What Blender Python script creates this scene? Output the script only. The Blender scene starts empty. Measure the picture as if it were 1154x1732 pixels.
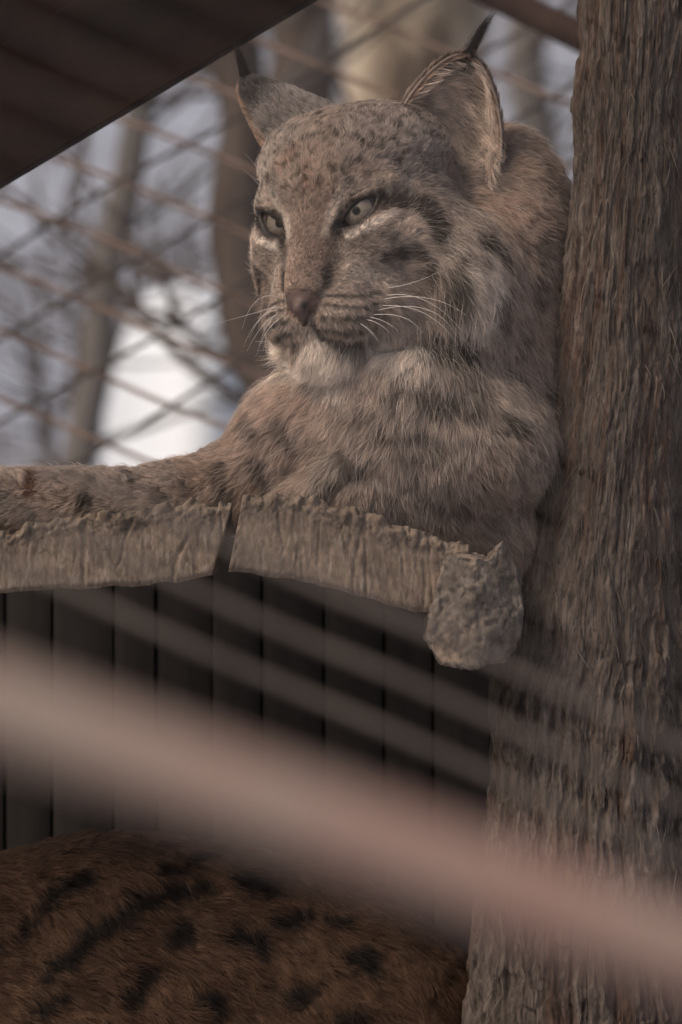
import bpy, math, random
import numpy as np
from mathutils import Vector, kdtree

FUR = 1.0            # strand density factor
rng = np.random.default_rng(7)
random.seed(7)
R = math.radians
sc = bpy.context.scene

# ------------------------------------------------------------------ camera, sky, sun, exposure
S = 0.75 / 1732.0            # metres per photo pixel at the focus distance
D0 = 5.0
ZC = 0.72
cam_d = bpy.data.cameras.new('camera'); cam = bpy.data.objects.new('camera', cam_d)
sc.collection.objects.link(cam); sc.camera = cam
cam.location = (0, 0, ZC); cam.rotation_euler = (R(90), 0, 0)
cam_d.sensor_fit = 'VERTICAL'; cam_d.sensor_height = 36.0; cam_d.sensor_width = 24.0
cam_d.lens = 36.0 * D0 / 0.75
cam_d.clip_start = 0.05; cam_d.clip_end = 500
cam_d.dof.use_dof = True; cam_d.dof.focus_distance = D0 - 0.06; cam_d.dof.aperture_fstop = 7.5

SUN_EL, SUN_AZ = 48.0, 232.0     # azimuth: compass-like, 0 = +Y, clockwise
w = bpy.data.worlds.new('World'); sc.world = w; w.use_nodes = True
nt = w.node_tree; bg = nt.nodes['Background']
sky = nt.nodes.new('ShaderNodeTexSky'); sky.sky_type = 'NISHITA'; sky.sun_disc = False
sky.sun_elevation = R(SUN_EL); sky.sun_rotation = R(SUN_AZ)
sky.air_density = 1.0; sky.dust_density = 4.0; sky.ozone_density = 1.0
nt.links.new(sky.outputs[0], bg.inputs[0]); bg.inputs[1].default_value = 0.085
sun_d = bpy.data.lights.new('sun', 'SUN'); sun = bpy.data.objects.new('sun', sun_d); sc.collection.objects.link(sun)
sun_d.energy = 1.35; sun_d.angle = R(14); sun_d.color = (1.0, 0.90, 0.79)
_d = Vector((math.sin(R(SUN_AZ)) * math.cos(R(SUN_EL)), math.cos(R(SUN_AZ)) * math.cos(R(SUN_EL)), math.sin(R(SUN_EL))))
sun.rotation_euler = _d.to_track_quat('Z', 'Y').to_euler()
sc.view_settings.view_transform = 'Standard'; sc.view_settings.look = 'None'
sc.view_settings.gamma = 1.0; sc.view_settings.use_curve_mapping = False
sc.view_settings.exposure = 0.34
sc.render.engine = 'CYCLES'
sc.cycles.use_denoising = True; sc.cycles.denoising_prefilter = 'ACCURATE'
sc.cycles.max_bounces = 5; sc.cycles.diffuse_bounces = 3; sc.cycles.transmission_bounces = 3; sc.cycles.glossy_bounces = 2
sc.cycles.caustics_reflective = False; sc.cycles.caustics_refractive = False
sc.cycles_curves.shape = 'RIBBONS'; sc.cycles_curves.subdivisions = 2

# ------------------------------------------------------------------ helpers
def W(p):
    """model space (photo pixels at the focus plane: x right, y down, z away) -> metres"""
    p = np.asarray(p, dtype=np.float64)
    o = np.empty_like(p)
    o[..., 0] = (p[..., 0] - 577) * S
    o[..., 1] = D0 + p[..., 2] * S
    o[..., 2] = ZC - (p[..., 1] - 866) * S
    return o
def WD(v):
    v = np.asarray(v, dtype=np.float64); o = np.empty_like(v)
    o[..., 0] = v[..., 0] * S; o[..., 1] = v[..., 2] * S; o[..., 2] = -v[..., 1] * S
    return o
def at(px, py, D):
    """point at distance D on the line of sight of a photo pixel"""
    return ((px - 577) * S * D / D0, D, ZC - (py - 866) * S * D / D0)
def tag(o, label=None, cat=None, group=None, kind=None):
    if label: o['label'] = label
    if cat: o['category'] = cat
    if group: o['group'] = group
    if kind or cat: o['kind'] = kind or 'thing'
    return o
def link(o, parent=None):
    sc.collection.objects.link(o)
    if parent is not None: o.parent = parent
    return o
def empty(name, loc=(0, 0, 0)):
    o = bpy.data.objects.new(name, None); o.location = loc; o.empty_display_size = 0.05
    return link(o)
def mesh_obj(name, verts, faces, mat, parent=None, cols=None, smooth=True, local=None):
    me = bpy.data.meshes.new(name)
    verts = np.asarray(verts, dtype=np.float64)
    if local is not None: verts = verts - np.asarray(local)
    faces = np.asarray(faces)
    if faces.ndim == 2:
        n, k = faces.shape
        me.vertices.add(len(verts)); me.vertices.foreach_set('co', verts.ravel())
        me.loops.add(n * k); me.loops.foreach_set('vertex_index', faces.ravel().astype(np.int32))
        me.polygons.add(n); me.polygons.foreach_set('loop_start', np.arange(0, n * k, k, dtype=np.int32))
        me.update(calc_edges=True)
    else:
        me.from_pydata([tuple(v) for v in verts], [], [tuple(f) for f in faces])
    if cols is not None:
        a = me.attributes.new('col', 'FLOAT_COLOR', 'POINT')
        c4 = np.ones((len(verts), 4), np.float32); c4[:, :3] = cols
        a.data.foreach_set('color', c4.ravel())
    if smooth: me.polygons.foreach_set('use_smooth', np.ones(len(me.polygons), bool))
    if mat: me.materials.append(mat)
    me.validate()
    o = bpy.data.objects.new(name, me)
    link(o, parent)
    if local is not None and parent is None: o.location = local
    return o
def curves_obj(name, pts, rad, mat, parent=None, cols=None, local=None):
    """pts (N,K,3) metres, rad (N,K) or (K,)"""
    N, K = pts.shape[:2]
    c = bpy.data.hair_curves.new(name)
    c.add_curves([K] * N)
    P = pts.reshape(-1, 3).astype(np.float32)
    if local is not None: P = P - np.asarray(local, np.float32)
    c.attributes['position'].data.foreach_set('vector', np.ascontiguousarray(P).ravel())
    ra = c.attributes.get('radius') or c.attributes.new('radius', 'FLOAT', 'POINT')
    ra.data.foreach_set('value', np.ascontiguousarray(np.broadcast_to(rad, (N, K)), dtype=np.float32).ravel())
    if cols is not None:
        a = c.attributes.new('col', 'FLOAT_COLOR', 'CURVE')
        c4 = np.ones((N, 4), np.float32); c4[:, :3] = cols
        a.data.foreach_set('color', c4.ravel())
    c.materials.append(mat)
    o = bpy.data.objects.new(name, c)
    return link(o, parent)

# --- numpy noise
_perm = np.random.default_rng(3).integers(0, 1 << 30, 4096).astype(np.int64)
def _h(ix, iy, iz, seed):
    n = (ix * 73856093) ^ (iy * 19349663) ^ (iz * 83492791) ^ (seed * 2654435761)
    return _perm[(n ^ (n >> 13)) & 4095] / float(1 << 30)
def vnoise(p, seed=0):
    """value noise in -1..1, p (...,3)"""
    p = np.asarray(p, np.float64)
    i = np.floor(p).astype(np.int64); f = p - i; f = f * f * (3 - 2 * f)
    out = 0
    for dx in (0, 1):
        wx = f[..., 0] if dx else 1 - f[..., 0]
        for dy in (0, 1):
            wy = f[..., 1] if dy else 1 - f[..., 1]
            for dz in (0, 1):
                wz = f[..., 2] if dz else 1 - f[..., 2]
                out = out + wx * wy * wz * _h(i[..., 0] + dx, i[..., 1] + dy, i[..., 2] + dz, seed)
    return out * 2 - 1
def fbm(p, oct=4, seed=0, gain=0.5):
    a, s, o = 1.0, 0.0, 0
    p = np.asarray(p, np.float64)
    for k in range(oct):
        o = o + a * vnoise(p * 2 ** k + 17.3 * k, seed + k); s += a; a *= gain
    return o / s
def sstep(a, b, x):
    t = np.clip((x - a) / (b - a), 0, 1); return t * t * (3 - 2 * t)
def nrm(v): return v / (np.linalg.norm(v, axis=-1, keepdims=True) + 1e-9)

# --- materials
def mat_new(name):
    m = bpy.data.materials.new(name); m.use_nodes = True
    t = m.node_tree; b = t.nodes['Principled BSDF']
    return m, t, b
def mat_attr(name, rough=0.6, spec=0.3, noise=None):
    m, t, b = mat_new(name)
    a = t.nodes.new('ShaderNodeAttribute'); a.attribute_name = 'col'
    src = a.outputs['Color']
    if noise:
        sc_, ns, lo_, hi_, bump, bd = noise
        tc = t.nodes.new('ShaderNodeTexCoord'); mp = t.nodes.new('ShaderNodeMapping'); mp.inputs['Scale'].default_value = sc_
        n = t.nodes.new('ShaderNodeTexNoise'); n.inputs['Scale'].default_value = ns; n.inputs['Detail'].default_value = 9; n.inputs['Roughness'].default_value = .68; n.inputs['Distortion'].default_value = .4
        mr = t.nodes.new('ShaderNodeMapRange'); mr.inputs['From Min'].default_value = .33; mr.inputs['From Max'].default_value = .67
        mr.inputs['To Min'].default_value = lo_; mr.inputs['To Max'].default_value = hi_
        vm = t.nodes.new('ShaderNodeVectorMath'); vm.operation = 'SCALE'
        t.links.new(tc.outputs['Object'], mp.inputs[0]); t.links.new(mp.outputs[0], n.inputs['Vector']); t.links.new(n.outputs[0], mr.inputs[0])
        t.links.new(src, vm.inputs[0]); t.links.new(mr.outputs[0], vm.inputs['Scale']); src = vm.outputs[0]
        bp = t.nodes.new('ShaderNodeBump'); bp.inputs['Strength'].default_value = bump; bp.inputs['Distance'].default_value = bd
        t.links.new(n.outputs[0], bp.inputs['Height']); t.links.new(bp.outputs[0], b.inputs['Normal'])
    t.links.new(src, b.inputs['Base Color'])
    b.inputs['Roughness'].default_value = rough; b.inputs['Specular IOR Level'].default_value = spec
    return m
def mat_plain(name, c, rough=0.7, spec=0.3, metal=0.0):
    m, t, b = mat_new(name)
    b.inputs['Base Color'].default_value = (*c, 1); b.inputs['Roughness'].default_value = rough
    b.inputs['Specular IOR Level'].default_value = spec; b.inputs['Metallic'].default_value = metal
    return m
def mat_noise(name, stops, scale=(1, 1, 1), nscale=5.0, detail=6, rough=0.8, bump=0.0, bscale=None, spec=0.2, dist=0.0, bdist=0.002):
    m, t, b = mat_new(name)
    tc = t.nodes.new('ShaderNodeTexCoord'); mp = t.nodes.new('ShaderNodeMapping')
    mp.inputs['Scale'].default_value = scale
    t.links.new(tc.outputs['Object'], mp.inputs['Vector'])
    n = t.nodes.new('ShaderNodeTexNoise'); n.inputs['Scale'].default_value = nscale; n.inputs['Detail'].default_value = detail
    n.inputs['Roughness'].default_value = 0.62; n.inputs['Distortion'].default_value = dist
    t.links.new(mp.outputs[0], n.inputs['Vector'])
    r = t.nodes.new('ShaderNodeValToRGB')
    while len(r.color_ramp.elements) < len(stops): r.color_ramp.elements.new(0.5)
    for e, (p, c) in zip(r.color_ramp.elements, stops): e.position = p; e.color = (*c, 1)
    t.links.new(n.outputs[0], r.inputs[0]); t.links.new(r.outputs[0], b.inputs['Base Color'])
    b.inputs['Roughness'].default_value = rough; b.inputs['Specular IOR Level'].default_value = spec
    if bump:
        n2 = t.nodes.new('ShaderNodeTexNoise'); n2.inputs['Scale'].default_value = bscale or nscale * 3; n2.inputs['Detail'].default_value = 8
        t.links.new(mp.outputs[0], n2.inputs['Vector'])
        bp = t.nodes.new('ShaderNodeBump'); bp.inputs['Strength'].default_value = bump; bp.inputs['Distance'].default_value = bdist
        t.links.new(n2.outputs[0], bp.inputs['Height']); t.links.new(bp.outputs[0], b.inputs['Normal'])
    return m

# --- signed distance grid and surface nets
class Grid:
    def __init__(s, lo, hi, h):
        s.lo = np.array(lo, float); s.h = float(h)
        s.n = np.ceil((np.array(hi) - s.lo) / h).astype(int) + 1
        s.f = np.full(s.n, 1e3, np.float32)
        s.ax = [np.arange(s.n[k]) * h + s.lo[k] for k in range(3)]
    def box(s, lo, hi):
        a = np.clip(np.floor((np.array(lo) - s.lo) / s.h).astype(int), 0, s.n)
        b = np.clip(np.ceil((np.array(hi) - s.lo) / s.h).astype(int) + 1, 0, s.n)
        return tuple(slice(i, j) for i, j in zip(a, b))
    def pts(s, sl):
        X, Y, Z = np.meshgrid(*[s.ax[k][sl[k]].astype(np.float32) for k in range(3)], indexing='ij')
        return np.stack([X, Y, Z], -1)
    def add(s, fn, lo, hi, k=30.0, sub=False):
        m = k + 2 * s.h
        sl = s.box(np.array(lo) - m, np.array(hi) + m)
        if any(q.stop <= q.start for q in sl): return
        d = fn(s.pts(sl)).astype(np.float32)
        a = s.f[sl]
        if sub:
            d = -d; hh = np.clip(0.5 + 0.5 * (a - d) / k, 0, 1); s.f[sl] = d + (a - d) * hh + k * hh * (1 - hh)
        else:
            hh = np.clip(0.5 + 0.5 * (d - a) / k, 0, 1); s.f[sl] = d + (a - d) * hh - k * hh * (1 - hh)
    def ell(s, c, r, k=30.0, M=None, sub=False):
        c = np.array(c, np.float32); r = np.array(r, np.float32)
        M = np.eye(3, dtype=np.float32) if M is None else np.asarray(M, np.float32)  # rows: axes
        ext = np.sqrt(((M * r[:, None]) ** 2).sum(0))
        def fn(p):
            q = (p - c) @ M.T
            k0 = np.linalg.norm(q / r, axis=-1); k1 = np.linalg.norm(q / (r * r), axis=-1) + 1e-6
            return k0 * (k0 - 1) / k1
        s.add(fn, c - ext, c + ext, k, sub)
    def cap(s, a, b, ra, rb, k=30.0, sub=False):
        a = np.array(a, np.float32); b = np.array(b, np.float32); ba = b - a; L = float(ba @ ba)
        R_ = max(ra, rb)
        def fn(p):
            t = np.clip(((p - a) @ ba) / L, 0, 1)
            return np.linalg.norm(p - a - t[..., None] * ba, axis=-1) - (ra + (rb - ra) * t)
        s.add(fn, np.minimum(a, b) - R_, np.maximum(a, b) + R_, k, sub)
    def sample(s, p):
        q = (np.asarray(p) - s.lo) / s.h
        q = np.clip(q, 0.001, s.n - 1.001)
        i = np.floor(q).astype(int); f = q - i; out = 0
        for dx in (0, 1):
            for dy in (0, 1):
                for dz in (0, 1):
                    ww = (f[..., 0] if dx else 1 - f[..., 0]) * (f[..., 1] if dy else 1 - f[..., 1]) * (f[..., 2] if dz else 1 - f[..., 2])
                    out = out + ww * s.f[i[..., 0] + dx, i[..., 1] + dy, i[..., 2] + dz]
        return out
    def grad(s, p):
        e = s.h; g = []
        for k in range(3):
            d = np.zeros(3); d[k] = e
            g.append(s.sample(p + d) - s.sample(p - d))
        return nrm(np.stack(g, -1))
    def depth(s, px, py):
        """first z from the viewer's side where the field is inside"""
        zs = s.ax[2]
        p = np.stack([np.full_like(zs, px), np.full_like(zs, py), zs], -1)
        v = s.sample(p); i = np.argmax(v < 0)
        if v[i] >= 0: return None
        if i == 0: return zs[0]
        t = v[i - 1] / (v[i - 1] - v[i] + 1e-9)
        return zs[i - 1] + t * s.h
    def nets(s):
        f = s.f; ins = f < 0
        n = f.shape
        cs = np.zeros((n[0] - 1, n[1] - 1, n[2] - 1), np.int8)
        for dx in (0, 1):
            for dy in (0, 1):
                for dz in (0, 1):
                    cs += ins[dx:n[0] - 1 + dx, dy:n[1] - 1 + dy, dz:n[2] - 1 + dz]
        cells = np.argwhere((cs > 0) & (cs < 8))
        idx = np.full(cs.shape, -1, np.int32); idx[tuple(cells.T)] = np.arange(len(cells))
        corners = np.array([[a, b, c] for a in (0, 1) for b in (0, 1) for c in (0, 1)])
        vals = np.stack([f[tuple((cells + c).T)] for c in corners], 1)
        acc = np.zeros((len(cells), 3)); cnt = np.zeros(len(cells))
        for i in range(8):
            for j in range(i + 1, 8):
                if np.abs(corners[i] - corners[j]).sum() != 1: continue
                a, b = vals[:, i], vals[:, j]; m = (a < 0) != (b < 0)
                t = np.where(m, a / np.where(m, a - b, 1), 0)
                acc += np.where(m[:, None], corners[i] + t[:, None] * (corners[j] - corners[i]), 0); cnt += m
        V = (cells + acc / cnt[:, None]) * s.h + s.lo
        F = []
        for ax in range(3):
            a0 = [slice(None)] * 3; a1 = [slice(None)] * 3
            a0[ax] = slice(0, -1); a1[ax] = slice(1, None)
            cr = ins[tuple(a0)] != ins[tuple(a1)]
            e = np.argwhere(cr)
            u, v = (ax + 1) % 3, (ax + 2) % 3
            e = e[(e[:, u] > 0) & (e[:, v] > 0) & (e[:, u] < n[u] - 1) & (e[:, v] < n[v] - 1)]
            inside = ins[tuple(e.T)]
            def g(du, dv):
                q = e.copy(); q[:, u] += du; q[:, v] += dv; return idx[tuple(q.T)]
            q = np.stack([g(-1, -1), g(0, -1), g(0, 0), g(-1, 0)], 1)
            q[~inside] = q[~inside][:, ::-1]
            F.append(q)
        F = np.concatenate(F)
        return V, F[(F >= 0).all(1)]

# ================================================================== THE LYNX
def frame(yaw, pitch, roll):
    y, p, r = R(yaw), R(pitch), R(roll)
    f = np.array([-math.sin(y), 0, -math.cos(y)]); s = np.array([math.cos(y), 0, -math.sin(y)]); u = np.array([0, -1.0, 0])
    f, u = f * math.cos(p) - u * math.sin(p), u * math.cos(p) + f * math.sin(p)
    s, u = s * math.cos(r) + u * math.sin(r), u * math.cos(r) - s * math.sin(r)
    return np.stack([s, u, f])                                   # rows: side, up, forward
HM = frame(28, 6, 6)
HO = np.array([541.0, 371.0, -80.0])
def hp(a, b, c): return HO + np.array([a, b, c], float) @ HM
def hl(p): return (np.asarray(p) - HO) @ HM.T
def mir(p):
    q = hl(p); q[..., 0] *= -1; return HO + q @ HM

def build_lynx_field(h=4.0):
    g = Grid((-290, 120, -330), (1250, 1010, 560), h)
    # trunk of the body, chest, legs
    g.ell((960, 690, 330), (270, 270, 230), 40)
    g.cap((800, 430, 140), (760, 700, 110), 150, 190, 60)
    g.ell((862, 425, 190), (118, 215, 150), 60)
    g.ell((660, 735, 40), (205, 165, 165), 60)
    g.ell((495, 755, 40), (95, 105, 110), 50)
    g.cap((470, 800, 30), (300, 850, 10), 80, 54, 45)
    g.cap((300, 852, 10), (-150, 858, 0), 52, 56, 40)
    g.ell((-185, 866, 0), (62, 46, 62), 30)
    for z_ in (-42, -14, 15, 42): g.cap((-195, 868, z_), (-240, 880, z_ * 1.05), 22, 19, 8)
    g.ell((800, 760, 20), (130, 120, 130), 50)
    g.ell((675, 640, -20), (120, 66, 100), 60)
    g.cap((835, 900, 50), (615, 850, -80), 74, 50, 36)
    g.cap((492, 850, -85), (585, 778, -112), 24, 12, 14)          # fold of the fore leg
    # head
    E = lambda a, b, c, r, k=30, sub=False: g.ell(hp(a, b, c), r, k, HM, sub)
    E(0, 56, -140, (144, 120, 150), 40)
    for m in (-1, 1): E(m * 72, 92, -150, (82, 74, 105), 40)
    E(0, 66, -66, (100, 76, 82), 40)
    E(0, -60, -250, (150, 160, 130), 60)
    for m in (-1, 1):
        E(m * 90, -40, -62, (60, 72, 84), 34)
        E(m * 52, -52, -8, (52, 66, 48), 34)
        E(m * 66, -160, -40, (60, 64, 84), 40)
        E(m * 108, -165, -110, (54, 85, 66), 45)
        E(m * (132 if m > 0 else 112), -70, -125, (62, 110, 80), 45)
        g.cap(hp(m * 40, 42, 6), hp(m * 104, 32, -40), 22, 24, 30)
    E(190, -150, -150, (60, 110, 80), 50)
    g.cap(hp(0, 14, -4), hp(0, -116, 80), 46, 36, 30)
    for m in (-1, 1):
        E(m * 42, -164, 54, (53, 39, 50), 18)
        E(m * 44, -118, 28, (38, 50, 44), 28)
    E(0, -215, 30, (62, 40, 50), 24)
    E(0, -135, 102, (28, 15, 13), 9)
    g.cap(hp(0, -145, 115), hp(0, -168, 104), 13, 6, 8)
    for m in (-1, 1):                                             # nostrils, mouth
        g.cap(hp(m * 14, -145, 129), hp(m * 26, -137, 111), 5.5, 7, 4, True)
        g.cap(hp(0, -184, 108), hp(m * 30, -199, 95), 4, 4, 7, True)
        g.cap(hp(m * 30, -199, 95), hp(m * 72, -186, 40), 4, 4, 7, True)
        g.cap(hp(m * 72, -186, 40), hp(m * 92, -160, 0), 4, 3, 8, True)
    return g

def eye_setup(g):
    out = []
    for m in (-1, 1):
        o = np.array([m * 0.25, 0.02, 0.96]); o /= np.linalg.norm(o)
        ax = np.array([m * 0.80, 0.48, 0.0]); ax -= o * (ax @ o); ax /= np.linalg.norm(ax)
        hx = np.cross(o, ax) * m; hx /= np.linalg.norm(hx)
        ow, aw, hw_ = o @ HM, ax @ HM, hx @ HM
        c = hp(m * 76, 0, 0)
        t = np.arange(90, -90, -1.0)
        v = g.sample(c + t[:, None] * ow); i = np.argmax(v < 0)
        surf = c + t[i] * ow
        out.append(dict(m=m, o=ow, a=aw, h=hw_, surf=surf))
    return out
def lens(e, p, a=43.0, bu=9.5, bl=17.0):
    """distance to the almond opening in the plane of the lids"""
    q = p - e['surf']; x = q @ e['a']; y = q @ e['h']
    Ru = (a * a + bu * bu) / (2 * bu); Rl = (a * a + bl * bl) / (2 * bl)       # upper lid flatter than the lower
    return np.maximum(np.hypot(x, y - (Rl - bl)) - Rl, np.hypot(x, y + (Ru - bu)) - Ru)

g = build_lynx_field()
eyes = eye_setup(g)
for e in eyes:
    c = e['surf']
    g.add(lambda p, e=e: np.maximum(lens(e, p), np.abs((p - e['surf']) @ e['o'] + 6) - 30), c - 60, c + 60, 5, True)
    def lp_(x, y, z): return c + e['a'] * x + e['h'] * y + e['o'] * z
    up = [lp_(-42, 1, -7), lp_(-20, 12, -2), lp_(5, 15.5, -1), lp_(28, 12, -6), lp_(46, 4, -13)]
    for a_, b_ in zip(up[:-1], up[1:]): g.cap(a_, b_, 4.5, 4.5, 6)
    lw = [lp_(-42, -3, -8), lp_(-18, -20, -5), lp_(10, -21, -5), lp_(32, -13, -9), lp_(46, 0, -13)]
    for a_, b_ in zip(lw[:-1], lw[1:]): g.cap(a_, b_, 4, 4, 6)

V, F = g.nets()
N = g.grad(V)
Q = hl(V)                                                         # head coordinates of every vertex
headw = sstep(-330, -200, Q[:, 2]) * sstep(-330, -250, Q[:, 1]) * (1 - sstep(190, 260, np.abs(Q[:, 0])))

# ---- markings, and painted light and shade of the leg fold: strokes on the coat, each a line on the skin with a width
def on_skin(pts):
    o = []
    for (x, y) in pts:
        z = g.depth(x, y)
        if z is not None: o.append((x, y, z))
    return np.array(o)
def seg_dist(P, L):
    if len(L) == 1: return np.linalg.norm(P - L[0], axis=-1)
    d = np.full(len(P), 1e9)
    for a, b in zip(L[:-1], L[1:]):
        ba = b - a; t = np.clip((P - a) @ ba / (ba @ ba + 1e-9), 0, 1)
        d = np.minimum(d, np.linalg.norm(P - a - t[:, None] * ba, axis=-1))
    return d
DK = (0.034, 0.026, 0.021); BK = (0.018, 0.016, 0.016); RD = (0.20, 0.115, 0.078); PL = (0.46, 0.385, 0.32)
WH = (0.60, 0.53, 0.455); GR = (0.23, 0.195, 0.17); TN = (0.33, 0.235, 0.175)
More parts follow.
